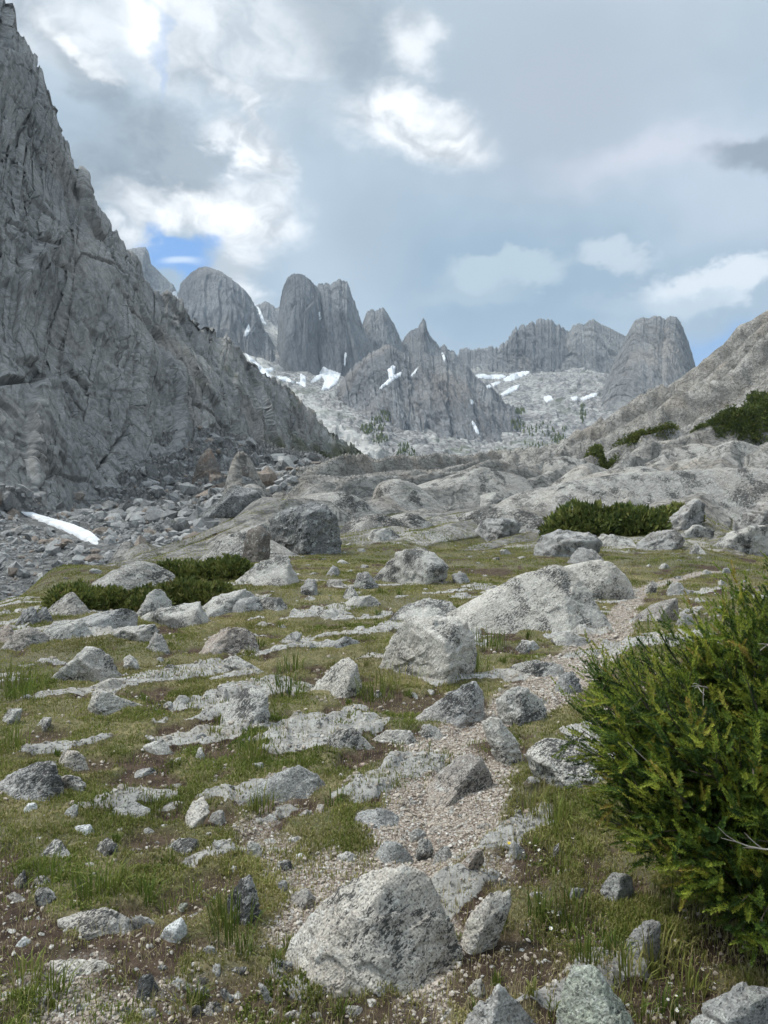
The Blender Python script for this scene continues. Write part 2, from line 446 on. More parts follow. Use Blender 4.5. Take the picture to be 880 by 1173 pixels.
def ground_z(x, y):
    x = np.asarray(x, float); y = np.asarray(y, float)
    r = np.clip(np.interp(y, rows, np.arange(NR)), 0, NR - 1.001)
    c = np.clip(np.interp(x / (y + C0), uu, np.arange(NC)), 0, NC - 1.001)
    r0 = r.astype(int); c0 = c.astype(int); fr = r - r0; fc = c - c0
    return (GZ[r0, c0] * (1 - fr) * (1 - fc) + GZ[r0, c0 + 1] * (1 - fr) * fc + GZ[r0 + 1, c0] * fr * (1 - fc) + GZ[r0 + 1, c0 + 1] * fr * fc)
_Yr = np.geomspace(1.2, 420, 5000)
def hit(px, py):
    """first ground point along the sight line through a pixel"""
    P = pt(px, py, _Yr); g = ground_z(P[:, 0], P[:, 1])
    k = np.argmax(P[:, 2] <= g)
    if P[k, 2] > g[k]: k = np.argmin(P[:, 2] - g)
    Y = _Yr[k]; p = pt(px, py, Y)
    return np.array([p[0], p[1], ground_z(p[0], p[1])])
# ------------------------------------------------------------------ ground object
def mat_ground():
    m = NT('ground_soil_and_rock'); P = m.pos()
    dirt, grav, grass, bare, tal, fls = (m.attr(k) for k in ('dirt', 'gravel', 'grass', 'bare', 'talus', 'flush'))
    n1 = m.noise(P, 2.2, 6, .65); n2 = m.noise(P, 14, 6, .7); n3 = m.noise(P, .35, 4, .6)
    soil = m.mix(m.ramp(n2, .35, .65), (.035, .024, .018), (.10, .070, .050))
    turf = m.mix(m.ramp(n1, .35, .65), (.125, .115, .05), (.225, .19, .10))
    turf = m.mix(1.0, turf, m.vmath('SCALE', (1., 1., 1.), sc=m.ramp(m.noise(P, 55, 4, .7), .3, .7, .55, 1.45)), 'MULTIPLY')
    turf = m.mix(m.ramp(n2, .45, .7), turf, (.075, .085, .032))
    turf = m.mix(m.math('MULTIPLY', m.ramp(n3, .48, .62), .6), turf, (.15, .13, .085))
    sy = m.n('ShaderNodeSeparateXYZ'); m.L.new(P, sy.inputs[0]); turf = m.mix(m.ramp(m.math('ADD', bare, m.ramp(n3, .3, .7, 0, .2)), .02, .25, 0, .7), turf, (.105, .105, .07))
    pb = m.vor(P, 95, out='Color'); sp = m.n('ShaderNodeSeparateColor'); m.L.new(pb, sp.inputs[0])
    pe = m.vor(P, 95)
    gv = m.mix(m.ramp(sp.outputs[0], 0, 1), (.29, .235, .185), (.48, .41, .345))
    gv = m.mix(m.ramp(pe, .35, .75), gv, (.13, .10, .08))
    gv = m.mix(m.ramp(sp.outputs[1], .8, .9), gv, (.52, .50, .46))
    gv = m.mix(m.math('MULTIPLY', m.ramp(n1, .5, .7), .5), gv, (.17, .13, .10))
    # bare whaleback slabs
    w = m.noise(P, .8, 3, .6, out='Color')
    Pw = m.vmath('ADD', P, m.vmath('SCALE', w, sc=.6))
    Ps = m.rotv(Pw, (0, 0, -math.atan2(DV[0], DV[1])), (1, 3.5, 1))
    sl = m.mix(m.ramp(m.noise(Ps, .55, 6, .65), .35, .65), (.215, .205, .185), (.40, .38, .345))
    sl = m.mix(m.math('MULTIPLY', m.ramp(m.noise(P, .16, 4, .6), .5, .68), .4), sl, (.33, .27, .21))
    bl = m.ramp(m.noise(Ps, 3.2, 7, .75), .48, .58)
    sl = m.mix(m.math('MULTIPLY', bl, .62), sl, (.075, .075, .07))
    fn = m.ramp(m.noise(P, 9, 6, .75), .3, .7, .7, 1.25)
    sl = m.mix(1.0, sl, m.vmath('SCALE', (1., 1., 1.), sc=fn), 'MULTIPLY')
    ck = m.ramp(m.vor(Ps, .35, 'DISTANCE_TO_EDGE'), 0, .02, 1, 0)
    sl = m.mix(m.math('MULTIPLY', ck, .6), sl, (.05, .05, .045))
    # talus: angular blocks
    tv = m.vor(P, 1.3, out='Color'); st = m.n('ShaderNodeSeparateColor'); m.L.new(tv, st.inputs[0])
    tc = m.mix(st.outputs[0], (.13, .13, .125), (.24, .235, .225))
    tc = m.mix(m.ramp(m.vor(P, 1.3), .35, .7), tc, (.10, .10, .097))
    col = m.mix(grass, soil, turf)
    col = m.mix(m.math('MULTIPLY', dirt, .9), col, soil)
    col = m.mix(grav, col, gv)
    gc = m.mix(m.ramp(m.noise(P, 9, 6, .7), .35, .65), (.26, .25, .23), (.43, .415, .38))
    gc = m.mix(m.math('MULTIPLY', m.ramp(m.noise(P, 38, 5, .72), .54, .60), .85), gc, (.06, .06, .055))
    gc = m.mix(m.math('MULTIPLY', m.ramp(n1, .5, .7), .4), gc, (.36, .30, .24))
    fe = m.ramp(m.math('ADD', fls, m.math('MULTIPLY', m.math('SUBTRACT', n2, .5), 1.1)), .45, .6)
    col = m.mix(fe, col, gc)
    edge = m.ramp(m.math('ADD', bare, m.math('MULTIPLY', m.math('SUBTRACT', n1, .5), .9)), .38, .52)
    col = m.mix(edge, col, sl)
    col = m.mix(tal, col, tc)
    hg = m.noise(P, 30, 6, .75)
    n = m.bump(hg, .9, .02)
    ge = m.math('MULTIPLY', m.math('SUBTRACT', 1, pe), grav)
    n = m.bump(ge, .8, .006, n)
    hs = m.math('MULTIPLY', m.noise(Ps, 1.6, 8, .7), bare)
    n = m.bump(hs, .9, .5, n)
    n = m.bump(m.math('MULTIPLY', m.vor(P, 1.3), tal), -.8, .5, n)
    return m.out(col, .96, n, .12)
M_ground = mat_ground()
ground = mesh_np('ground', G.reshape(-1, 3), grid_faces(NR, NC)[:, ::-1] if False else grid_faces(NR, NC), M_ground, attrs={
    'dirt': (dirtM * near).ravel(), 'gravel': (gravM * near).ravel(), 'grass': np.clip(grassM + (1 - near), 0, 1).ravel(),
    'flush': (flushM * near).ravel(), 'bare': bare.ravel(), 'talus': tal.ravel()}, kind='structure')
tag(ground, 'alpine meadow with gravel path, turf and bare granite slabs', 'ground')
# the meadow behind the viewer
_bx = np.linspace(-300, 300, 40); _by = np.linspace(-300, -1.2, 30)
_gx, _gy = np.meshgrid(_bx, _by); _gz = -.25 + .8 * fbm(xyz(_gx, _gy, .03), 3, 4) * sstep(-3, -30, _gy)
mesh_np('meadow_ground', np.stack([_gx, _gy, _gz], -1).reshape(-1, 3), grid_faces(30, 40), M_ground,
        attrs={'grass': np.ones(1200)}, kind='structure')

# ------------------------------------------------------------------ massifs
def massif(name, crest, base, nc, nr, relief, mat, ell=.45, back=.5, smooth=0, label=None, cat='mountain', attrs_fn=None, kind='structure', flat=False, jag=0.0, cf=.32, f0=.72):
    """solid mountain body lofted between a base line and its crest, folded over to a back side.
    crest/base: (px,py,Y) lists of equal length; relief(P, tv) -> displacement along the face normal (m)"""
    Cw = pt(*np.array(crest, float).T); Bw = pt(*np.array(base, float).T)
    k = len(Cw); cc = np.array(crest, float)
    d = np.r_[0, np.cumsum(np.hypot(*np.diff(cc[:, :2], axis=0).T))]; d /= d[-1]
    s = np.linspace(0, 1, nc)
    C = np.stack([np.interp(s, d, Cw[:, i]) for i in range(3)], -1)
    B = np.stack([np.interp(s, d, Bw[:, i]) for i in range(3)], -1)
    if jag:
        q = np.linspace(0, 1, nc); L_ = np.r_[0, np.cumsum(np.linalg.norm(np.diff(C, axis=0), axis=1))]; z3 = np.zeros(nc)
        C[:, 2] += jag * 1.5 * fbm(np.stack([L_ / (jag * 1.5), z3, z3 + nc], -1), 4, nc, ridged=True, gain=.68) - jag * .3
        C[:, 0] += jag * .4 * fbm(np.stack([L_ / (jag * 2.5), z3 + 9, z3], -1), 3, nc + 1)
    for _ in range(smooth):
        B[1:-1] = (B[:-2] + 2 * B[1:-1] + B[2:]) / 4
    nb = max(6, nr // 8)
    v = np.r_[np.linspace(0, 1, nr), 1 + np.linspace(0, 1, nb + 1)[1:]]
    th = np.clip(v, 0, 1) * math.pi / 2
    vert = (1 - ell) * np.clip(v, 0, 1) + ell * np.sin(th)
    hor = (1 - ell) * np.clip(v, 0, 1) + ell * (1 - np.cos(th))
    X = np.empty((len(v), nc, 3))
    for i in (0, 1): X[..., i] = B[None, :, i] + (C - B)[None, :, i] * hor[:, None]
    X[..., 2] = B[None, :, 2] + (C - B)[None, :, 2] * vert[:, None]
    bk = np.clip(v - 1, 0, 1)[:, None]
    hgt = (C[:, 2] - B[:, 2])[None, :]
    X[..., 1] += bk * hgt * back * 1.2; X[..., 2] -= bk * hgt * .8
    N = grid_normals(smooth_grid(X[::1], 6)); sgn = np.sign((N[: nr, :, 1]).mean()); N = N * (-sgn if sgn > 0 else 1)
    if (N[:nr, :, 1]).mean() > 0: N = -N
    fade = np.ones(X.shape[:2]); fade *= np.clip(1 - bk, 0, 1)
    R = relief(X.astype(np.float32), np.clip(v, 0, 1)[:, None] + 0 * X[..., 0])
    fade = fade * (1 - (1 - cf) * sstep(f0, .97, np.clip(v, 0, 1)))[:, None]
    X = X + N * (R * fade)[..., None]
    at = attrs_fn(X, v) if attrs_fn else None
    o = mesh_np(name, X.reshape(-1, 3), grid_faces(len(v), nc), mat, smooth=not flat, attrs=at, kind=kind)
    if label: tag(o, label, cat)
    return o, X

def rot2(P, ang, i=0, j=2):
    Q = P.copy(); c, s = math.cos(ang), math.sin(ang)
    Q[..., i] = P[..., i] * c - P[..., j] * s; Q[..., j] = P[..., i] * s + P[..., j] * c
    return Q

# --- the great wall on the left
M_wall = mat_cliff('left_wall_granite', s=1.0, base=(.215, .215, .208), dark=(.115, .115, .11), light=(.30, .295, .28), warm=(.255, .22, .19), ckc=.8, bd=.3, wp=2.5, green=(.085, .09, .045))
w_crest = [(-520,-900,215),(-200,-330,215),(-30,-70,217),(4,2,220),(27,48,222),(50,92,225),(67,150,230),(86,198,234),(108,234,240),(124,262,244),(136,284,246),(154,312,252),(164,328,256),
           (182,346,262),(200,354,268),(230,375,280),(260,395,292),(300,430,310),(340,465,335),(380,500,362),(410,520,385),(440,542,410),(452,556,420)]
w_base  = [(-560,700,100),(-240,690,100),(-80,660,100),(-45,650,104),(-10,645,108),(15,640,112),(40,635,116),(60,630,120),(82,625,125),(100,620,130),(118,618,136),(140,615,144),(160,610,152),
           (180,606,162),(200,602,170),(225,598,184),(250,594,198),(285,588,220),(320,582,250),(358,576,285),(392,570,320),(425,568,360),(448,566,400)]
def wall_relief(P, tv):
    wz = np.stack([fbm(P / 30, 3, 61), 0 * P[..., 0], fbm(P / 30, 3, 62)], -1) * 1.3
    U = np.stack([P[..., 0] * .51 + P[..., 1] * .86, 0 * P[..., 0] + .5, P[..., 2]], -1) + wz
    def cells(ang, sx, sz):
        q = rot2(U, ang); return np.stack([q[..., 0] / sx, 0 * q[..., 0] + .5, q[..., 2] / sz], -1)
    a = sfacet(cells(.62, 22, 58), 101, tilt=6.5, step=2.4, k=420, plane=True, crack=3.0, cw=.026)
    b = sfacet(cells(.25, 11, 24), 102, tilt=3.6, step=1.3, k=420, plane=True, crack=1.0, cw=.045)
    b2 = sfacet(cells(-.5, 7, 12), 105, tilt=2.2, step=.9, k=300, plane=True, crack=.6, cw=.06)
    c = sfacet(cells(.5, 2.6, 5.2), 103, tilt=1.0, step=.45, k=200, plane=True)
    d = sfacet(cells(-.2, 1.1, 1.7), 104, tilt=.35, step=.18, k=120, plane=True)
    e = fbm(P / 70, 3, 64) * 10
    k = sstep(-.2, .3, fbm(P / 24, 3, 69)); low = sstep(.45, .1, tv)      # smooth plates against broken ground
    k = np.maximum(k, .7 * low)
    return a + b * (.55 + .45 * k) + b2 * (.08 + .92 * k) + c * (.04 + .9 * k) + d * (.05 + .6 * k) + e + .12 * fbm(P / 2.2, 3, 65)
def wall_attr(X, v):
    g = fbm(X / 14, 4, 71) + .25 * sstep(-60, -10, X[..., 0]) * sstep(330, 380, X[..., 1] * 1.2) + .10
    low = sstep(28, 4, X[..., 2]) * sstep(210, 300, X[..., 1])
    return {'green': (np.clip(sstep(.22, .5, g) * .5 * sstep(200, 260, X[..., 1]) + low * sstep(-.1, .2, g), 0, .9)).ravel()}
wall, WX = massif('cliff_wall', w_crest, w_base, 1150, 760, wall_relief, M_wall, ell=.12, back=.5, label='huge dark grey granite wall rising steeply along the left side', cat='cliff', attrs_fn=wall_attr, jag=3.2, cf=.7, f0=.72)

# --- far peaks
M_peak = mat_cliff('far_granite_cool', base=(.15, .152, .158), dark=(.065, .066, .072), light=(.255, .255, .255), warm=(.28, .25, .22), s=.12, streak=.85, vs=.22)
M_peak2 = mat_cliff('far_granite_pale', base=(.195, .195, .193), dark=(.085, .086, .09), light=(.315, .31, .30), warm=(.33, .29, .25), s=.12, streak=.7, vs=.25)
def peak_relief(seed, A=1.0, lean=0.0, fine=1.0):
    def f(P, tv):
        U = np.stack([P[..., 0] + .26 * P[..., 1] + 9 * fbm(P / 120, 3, seed), 0 * P[..., 0] + .5, P[..., 2]], -1)
        def cells(ang, sx, sz):
            q = rot2(U, ang); return np.stack([q[..., 0] / sx, 0 * q[..., 0] + .5, q[..., 2] / sz], -1)
        a = sfacet(cells(lean, 44, 240), seed + 2, tilt=19, step=6.5, k=160, plane=True, crack=5, cw=.06)
        b = sfacet(cells(lean * .6, 15, 105), seed + 3, tilt=8, step=3.6, k=200, plane=True, crack=2.5, cw=.09)
        c = sfacet(cells(-lean, 6.5, 32), seed + 4, tilt=3.2, step=2.0, k=200, plane=True)
        rib = fbm(np.stack([U[..., 0] / 22, P[..., 1] / 60, P[..., 2] / 260], -1), 4, seed + 9, ridged=True) * 5
        return (a + b + rib - 4 + c * fine + 1.0 * fbm(P / np.array([6, 6, 18], np.float32), 2, seed + 5) * fine) * A
    return f
def base_under(crest, py, dY, spread=0.0, x0=None, x1=None, Y=None):
    n = len(crest); xs = [c[0] for c in crest]; lo, hi = min(xs), max(xs)
    d = np.r_[0, np.cumsum([math.hypot(crest[i + 1][0] - crest[i][0], crest[i + 1][1] - crest[i][1]) for i in range(n - 1)])]; d /= d[-1]
    x0 = lo - spread if x0 is None else x0; x1 = hi + spread if x1 is None else x1
    out = []
    for i, c in enumerate(crest):
        xl = x0 + (x1 - x0) * (0.5 * d[i] + 0.5 * (c[0] - lo) / (hi - lo))
        out.append((xl, py if not callable(py) else py(xl), c[2] - dY))
    return out
def Yof(pts, Y): return [(a, b, Y) for a, b in pts]
peaks = []
def peak(name, pts, Y, basepy, dY, nc, nr, seed, label, A=1., lean=0., mat=None, spread=6, ell=.45, fine=1., x0=None, x1=None, jag=7.):
    cr = Yof(pts, Y)
    o, X = massif(name, cr, base_under(cr, basepy, dY, spread, x0, x1), nc, nr, peak_relief(seed, A, lean, fine), mat or M_peak, ell=ell, smooth=8, label=label, jag=jag)
    peaks.append(o); return o
peak('mountain', [(90,330),(105,300),(128,291),(137,288),(150,286),(160,284),(167,285),(171,292),(173,303),(181,310),(190,320),(199,328),(206,340),(215,380),(225,420)], 2900, 450, 300, 260, 200, 210,
     'pale summit with a square top peeping over the left wall', A=.8, mat=M_peak2)
peak('mountain', [(165,470),(190,400),(199,362),(203,340),(207,326),(218,313),(228,307),(238,306),(252,311),(266,320),(278,330),(287,340),(293,352),(298,366),(306,384),(316,402),(326,420),(340,450)], 2350, 470, 330, 380, 300, 220,
     'domed grey mountain with a smooth rounded top left of the twin towers', A=.75, ell=.55, jag=4.)
peak('mountain', [(270,380),(284,362),(291,352),(298,349),(304,346),(311,350),(317,354),(322,352),(330,370),(335,400)], 2900, 440, 200, 160, 120, 230,
     'small dark ridge in the gap between dome and twin towers', A=.6)
peak('mountain', [(308,460),(315,430),(317,400),(318,370),(320,348),(324,330),(329,320),(336,315),(343,315),(350,318),(356,323),(361,328),(366,334),(371,360),(374,400),(380,450)], 2250, 455, 200, 340, 320, 240,
     'left one of the twin rock towers, narrow with a rounded top', A=.55, lean=.05, ell=.3, x0=308, x1=376)
peak('mountain', [(350,450),(353,400),(355,360),(357,340),(361,331),(366,327),(371,326),(375,325),(379,328),(384,324),(389,321),(394,323),(398,324),(401,331),(404,342),(408,352),(411,362),(415,373),(421,386),(430,405),(440,430),(448,455)], 2290, 455, 230, 360, 320, 250,
     'right one of the twin rock towers, broader with a notched top', A=.6, lean=-.12, ell=.3, x0=352, x1=440)
peak('mountain', [(395,450),(408,405),(414,380),(417,368),(421,358),(427,355),(431,357),(434,355),(439,354),(443,358),(446,364),(451,372),(456,382),(460,392),(466,408),(476,440)], 2420, 455, 200, 260, 240, 260,
     'blunt craggy spire between the twin towers and the small needle', A=.6)
peak('mountain', [(440,450),(452,420),(458,404),(461,392),(467,382),(474,378),(479,377),(482,370),(485,366),(488,371),(490,380),(494,388),(500,393),(504,400),(509,396),(514,402),(520,403),(526,412),(540,440)], 2480, 455, 200, 280, 220, 270,
     'dark pointed needle peak left of the jagged ridge', A=.5)
peak('mountain', [(500,460),(515,430),(524,410),(528,402),(535,400),(541,404),(548,401),(556,402),(563,398),(570,401),(576,395),(582,393),(586,385),(590,377),(593,381),(598,374),(603,376),(608,370),(613,372),(618,367),(623,369),(629,369),(636,373),(643,376),(650,382),(656,386),(670,410),(690,450)], 2900, 470, 420, 520, 260, 280,
     'long jagged saw-toothed ridge right of the needle peak', A=.8, lean=-.30, fine=1.4, jag=15.)
peak('mountain', [(610,470),(630,430),(643,400),(651,382),(657,374),(663,371),(669,373),(675,369),(680,367),(686,371),(693,374),(701,378),(710,383),(718,387),(726,392),(740,420),(760,460)], 2820, 480, 420, 380, 280, 290,
     'triangular pale peak just left of the great flat-topped dome', A=.72, lean=-.4, mat=M_peak2)
peak('mountain', [(640,540),(660,500),(684,462),(697,432),(706,408),(714,394),(719,383),(724,373),(730,367),(737,365),(744,366),(750,363),(757,364),(763,367),(767,363),(774,364),(780,370),(784,380),(789,392),(793,404),(796,418),(800,435),(815,470),(830,520)], 2150, 545, 420, 560, 460, 300,
     'great flat-topped granite dome at the right end of the range', A=.55, lean=-.12, ell=.4, mat=M_peak2, jag=5.)
peak('mountain', [(335,545),(355,490),(375,460),(390,440),(400,426),(412,418),(424,407),(436,401),(446,396),(456,404),(470,410),(481,404),(495,411),(510,410),(522,420),(534,422),(546,436),(560,442),(574,458),(590,470),(600,488),(618,505),(640,520),(665,545)], 1800, 560, 520, 640, 420, 310,
     'broad pale buttress streaked with dark gullies below the central peaks', A=.8, lean=.22, ell=.3, fine=1.3, jag=9.)

# --- far slopes between the peaks and the meadow's edge
FA = [(250,330,2600),(300,385,2300),(280,400,2150),(330,420,2100),(380,425,2120),(430,430,2150),(480,430,2200),(540,425,2500),(600,428,2550),(660,425,2450),(720,440,2200),(800,450,2100),(900,440,2100),
 (290,412,1950),(320,438,1800),(350,462,1560),(390,500,1200),(430,530,950),(460,545,760),(400,455,1750),(430,480,1500),(445,505,1200),
 (540,436,2300),(600,440,2350),(590,462,2000),(560,470,1900),(650,465,2000),(620,485,1700),(700,480,1800),(680,505,1500),(620,508,1300),(720,520,1400),(560,515,1300),(600,530,1000),(520,545,900),(680,540,1000),(800,540,1000),
 (900,540,1000),(1000,440,1800),(1100,400,2500),(1100,560,800),(440,575,560),(600,575,560),(760,575,560),(300,590,560),(200,570,560),(100,570,800),(0,560,1200),(0,420,2200),(150,420,2000),(200,470,1500),(-200,500,1500),(-200,380,2500),
 (250,420,3300),(450,470,3300),(650,470,3300),(850,480,3300),(1100,440,3300),(0,450,3300)]
FP = pt(*np.array(FA, float).T)
def f_uv(x, Y): return np.stack([3.0 * x / Y, 1.2 * np.log(Y)], -1)
FU = f_uv(FP[:, 0], FP[:, 1]); FW = FP[:, 2] / FP[:, 1]
_n2 = len(FU); _M2 = np.zeros((_n2 + 3, _n2 + 3))
_M2[:_n2, :_n2] = _tps(((FU[:, None] - FU[None]) ** 2).sum(-1)) + np.eye(_n2) * 1e-3
_M2[:_n2, _n2] = 1; _M2[:_n2, _n2 + 1:] = FU; _M2[_n2, :_n2] = 1; _M2[_n2 + 1:, :_n2] = FU.T
_s2 = np.linalg.solve(_M2, np.r_[FW, 0, 0, 0])
fr = np.geomspace(480, 3300, 420); fu = np.linspace(-.62, .70, 900)
FX = fu[None] * fr[:, None]; FY = np.repeat(fr[:, None], 900, 1)
Uf = f_uv(FX, FY).reshape(-1, 2); fz = np.empty(len(Uf))
for i in range(0, len(Uf), 40000):
    u = Uf[i:i + 40000]; fz[i:i + 40000] = _tps(((u[:, None] - FU[None]) ** 2).sum(-1)) @ _s2[:_n2] + _s2[_n2] + u @ _s2[_n2 + 1:]
FZ = fz.reshape(FX.shape) * FY
_p = np.stack([FX, FY, 0 * FX], -1).astype(np.float32)
FZ += facet(_p / np.array([60, 90, 60], np.float32), 401, tilt=14, step=6) * .55 + facet(_p / np.array([18, 26, 20], np.float32), 402, tilt=5, step=2.5) + fbm(_p / 200, 4, 403) * 22 + fbm(_p / 12, 3, 404) * 2
FG = np.stack([FX, FY, FZ], -1)
ipx = CX + F * FX / FY
# pale boulder fan under the left wall, in plan: a strip between two ground lines
fanL = np.interp(FY, [500, 950, 1200, 1560, 1800, 2000], [-16, -25, -72, -180, -262, -345]); fanW = np.interp(FY, [500, 950, 1200, 1560, 2000], [28, 34, 46, 52, 40])
fan = sstep(1.25, .6, np.abs(FX - fanL) / fanW + .35 * fbm(_p / 40, 3, 405))
gr_far = sstep(.05, .3, fbm(_p / 70, 4, 406) + .35 * sstep(1500, 1000, FY) * sstep(60, 160, FX) - .1)
def mat_farslope():
    m = NT('far_talus_and_slab'); P = m.pos()
    fan_, g_ = m.attr('fan'), m.attr('green')
    c = m.mix(m.ramp(m.noise(P, .02, 6, .7), .35, .65), (.19, .185, .18), (.34, .33, .31))
    vv = m.vor(P, .16, out='Color'); sp = m.n('ShaderNodeSeparateColor'); m.L.new(vv, sp.inputs[0])
    c = m.mix(1.0, c, m.vmath('SCALE', (1., 1., 1.), sc=m.ramp(sp.outputs[0], 0, 1, .6, 1.4)), 'MULTIPLY')
    pale = m.mix(sp.outputs[1], (.32, .31, .29), (.56, .54, .50))
    c = m.mix(fan_, c, pale)
    c = m.mix(m.math('MULTIPLY', g_, .55), c, (.085, .10, .055))
    n = m.bump(m.vor(P, .16), -.8, 4.0); n = m.bump(m.noise(P, .05, 7, .7), .8, 9., n)
    return m.out(c, .95, n, .1)
far = mesh_np('valley_slopes', FG.reshape(-1, 3), grid_faces(420, 900), mat_farslope(), attrs={'fan': fan.ravel(), 'green': gr_far.ravel()}, kind='structure')
tag(far, 'pale boulder fans and slabs below the far peaks', 'valley slopes')
print('far done')
# ------------------------------------------------------------------ loose rock
def ico(sub):
    bm = bmesh.new(); bmesh.ops.create_icosphere(bm, subdivisions=sub, radius=1)
    V = np.array([v.co[:] for v in bm.verts], np.float32); Fc = np.array([[v.index for v in f.verts] for f in bm.faces], np.int32)
    bm.free(); return V / np.linalg.norm(V, axis=1, keepdims=True), Fc
ICO = {s: ico(s) for s in (1, 2, 3, 4, 5, 6)}
M_rock = mat_granite('granite_lichen')
M_rock_dark = mat_granite('granite_black_lichen', light=(.44, .43, .405), mid=(.31, .30, .285), lichen=.45)
M_rock_pink = mat_granite('granite_pinkish', light=(.47, .41, .355), mid=(.36, .30, .25), warm=(.46, .34, .26), lichen=.15, warmth=.7)
M_rock_plain = mat_granite('granite_clean_grey', light=(.40, .395, .37), mid=(.31, .305, .285), lichen=-.1, warmth=.35)
M_rock_white = mat_granite('quartz_white', light=(.68, .68, .66), mid=(.55, .55, .53), lichen=-.6, warmth=.1)
M_rock_green = mat_granite('granite_green_lichen', light=(.43, .45, .36), mid=(.32, .33, .28), lichen=.2, warmth=.1)
M_rock_far = mat_granite('granite_weathered_blocks', scale=.3, light=(.44, .42, .38), mid=(.30, .285, .26))
M_rock_dark_blocks = mat_granite('granite_dark_blocks', scale=.22, light=(.29, .29, .28), mid=(.20, .20, .195), lichen=.2, warmth=.2)  # darker, greyer base colour than the weathered blocks
M_rock_brown = mat_granite('granite_rust_block', scale=.3, light=(.25, .22, .19), mid=(.17, .15, .135), warm=(.28, .17, .11), lichen=.1, warmth=.8)
M_rock_bank = mat_granite('granite_worn_ledge', light=(.40, .37, .33), mid=(.30, .27, .24), lichen=.2, warmth=.6)
M_rock_cream = mat_granite('granite_cream_speckled', light=(.62, .585, .52), mid=(.48, .445, .39), warm=(.52, .43, .34), lichen=.25, warmth=.4)
MATS = dict(k=M_rock_cream, g=M_rock, d=M_rock_dark, p=M_rock_pink, c=M_rock_plain, w=M_rock_white, n=M_rock_green, f=M_rock_far, s=M_rock_dark_blocks, r=M_rock_brown, b=M_rock_bank)
CAMP = np.array([0, 0, EYE])
ROCKS = []      # (object, centre px, short, base xy, size)

def shape_planes(N, Hh, c, size, sub, seed, sharp=14, rough=1.0, stretch=None):
    """rounded intersection of half-spaces around c, broken and weathered"""
    V, Fc = ICO[sub]
    N = np.asarray(N, float); Hh = np.maximum(np.asarray(Hh, float), .06 * size)
    D = np.maximum(V @ N.T, 0) / Hh[None]
    r = (D ** sharp).sum(1) ** (-1 / sharp)
    P = V * r[:, None]
    r_ = np.random.RandomState(seed); off = r_.rand(3) * 100
    Q = (P / size).astype(np.float32) + off.astype(np.float32)
    Qa = rot2(Q, r_.uniform(-.6, .6)) * np.array([1, 1, 2.0], np.float32)
    disp = sfacet(Qa * 2.4, seed, tilt=.085, step=.03, k=60)
    if sub >= 4: disp = disp + facet(Qa * 7, seed + 1, tilt=.022, step=.010) + .010 * fbm(Q * 22, 3, seed + 2)
    disp = disp + .032 * fbm(Q * 2.0, 3, seed + 3)
    P = P + V * (disp * size * rough)[:, None]
    return P + c, Fc

def rock_px(outline, seed, D=.8, front=.55, top=.25, sub=5, sharp=26, rough=1.0, Y=None, sink=.35, tiltf=None):
    """rock whose silhouette from the path matches a traced outline, with its own depth"""
    O = np.array(outline, float); r_ = np.random.RandomState(seed)
    kb = np.argmax(O[:, 1]); cx = O[:, 0].mean(); pyb = O[:, 1].max()
    g = hit(O[kb, 0] * .4 + cx * .6, pyb - 1) if Y is None else pt(cx, pyb, Y)
    Yb = g[1]; wpx = np.ptp(O[:, 0]); hpx = np.ptp(O[:, 1]); W = wpx / F * Yb; Hm = hpx / F * Yb
    Yc = Yb + .5 * D * min(W, 2.2 * Hm + .05 * W)
    P3 = pt(O[:, 0], O[:, 1], Yc); 
    # signed area -> orientation
    ar = (O[:, 0] * np.roll(O[:, 1], -1) - np.roll(O[:, 0], -1) * O[:, 1]).sum()
    c = pt(cx, O[:, 1].mean(), Yc); c[2] -= .15 * Hm
    size = .5 * math.sqrt(W * max(Hm, .3 * W)) + 1e-3
    N, Hh = [], []
    k = len(O)
    for i in range(k):
        a, b = P3[i], P3[(i + 1) % k]
        if np.linalg.norm(b - a) < 1e-5: continue
        n = np.cross(a - CAMP, b - CAMP)
        n /= np.linalg.norm(n); mid = (a + b) / 2
        if n @ (c - mid) > 0: n = -n
        if n[2] < -.45: continue                     # ground side: goes into the soil
        e = (b - a) / np.linalg.norm(b - a); w = np.cross(e, n); w *= -np.sign(w[1]) if w[1] != 0 else 1   # w points to the viewer
        if n[2] > .45: a1 = math.atan2(n[1], n[2]) + .10 + .45 * top + r_.uniform(0, .16)
        else: a1 = r_.uniform(.35, 1.0)
        for al in (a1, -r_.uniform(.25, .9)):
            nn = n * math.cos(al) + w * math.sin(al)
            N.append(nn); Hh.append(nn @ (mid - c))
    # front faces rise from the ground contact
    fx = r_.uniform(-.35, .35) if tiltf is None else tiltf
    for dx in (fx, fx + r_.choice([-.8, .8])):
        n = np.array([dx, -1, front + r_.uniform(-.1, .15)]); n /= np.linalg.norm(n)
        N.append(n); Hh.append(n @ (np.array([g[0], Yb + (0 if dx == fx else .05 * W), g[2]]) - c))
    N.append([0, 0, -1]); Hh.append(c[2] - (g[2] - sink * Hm - .02))
    N.append([r_.uniform(-.3, .3), .95, -.1]); Hh.append(.55 * D * W + .02)
    P, Fc = shape_planes(N, Hh, c, size, sub, seed, sharp, rough)
    return P, Fc, np.array([c[0], c[1], g[2]]), (W, Hm), g

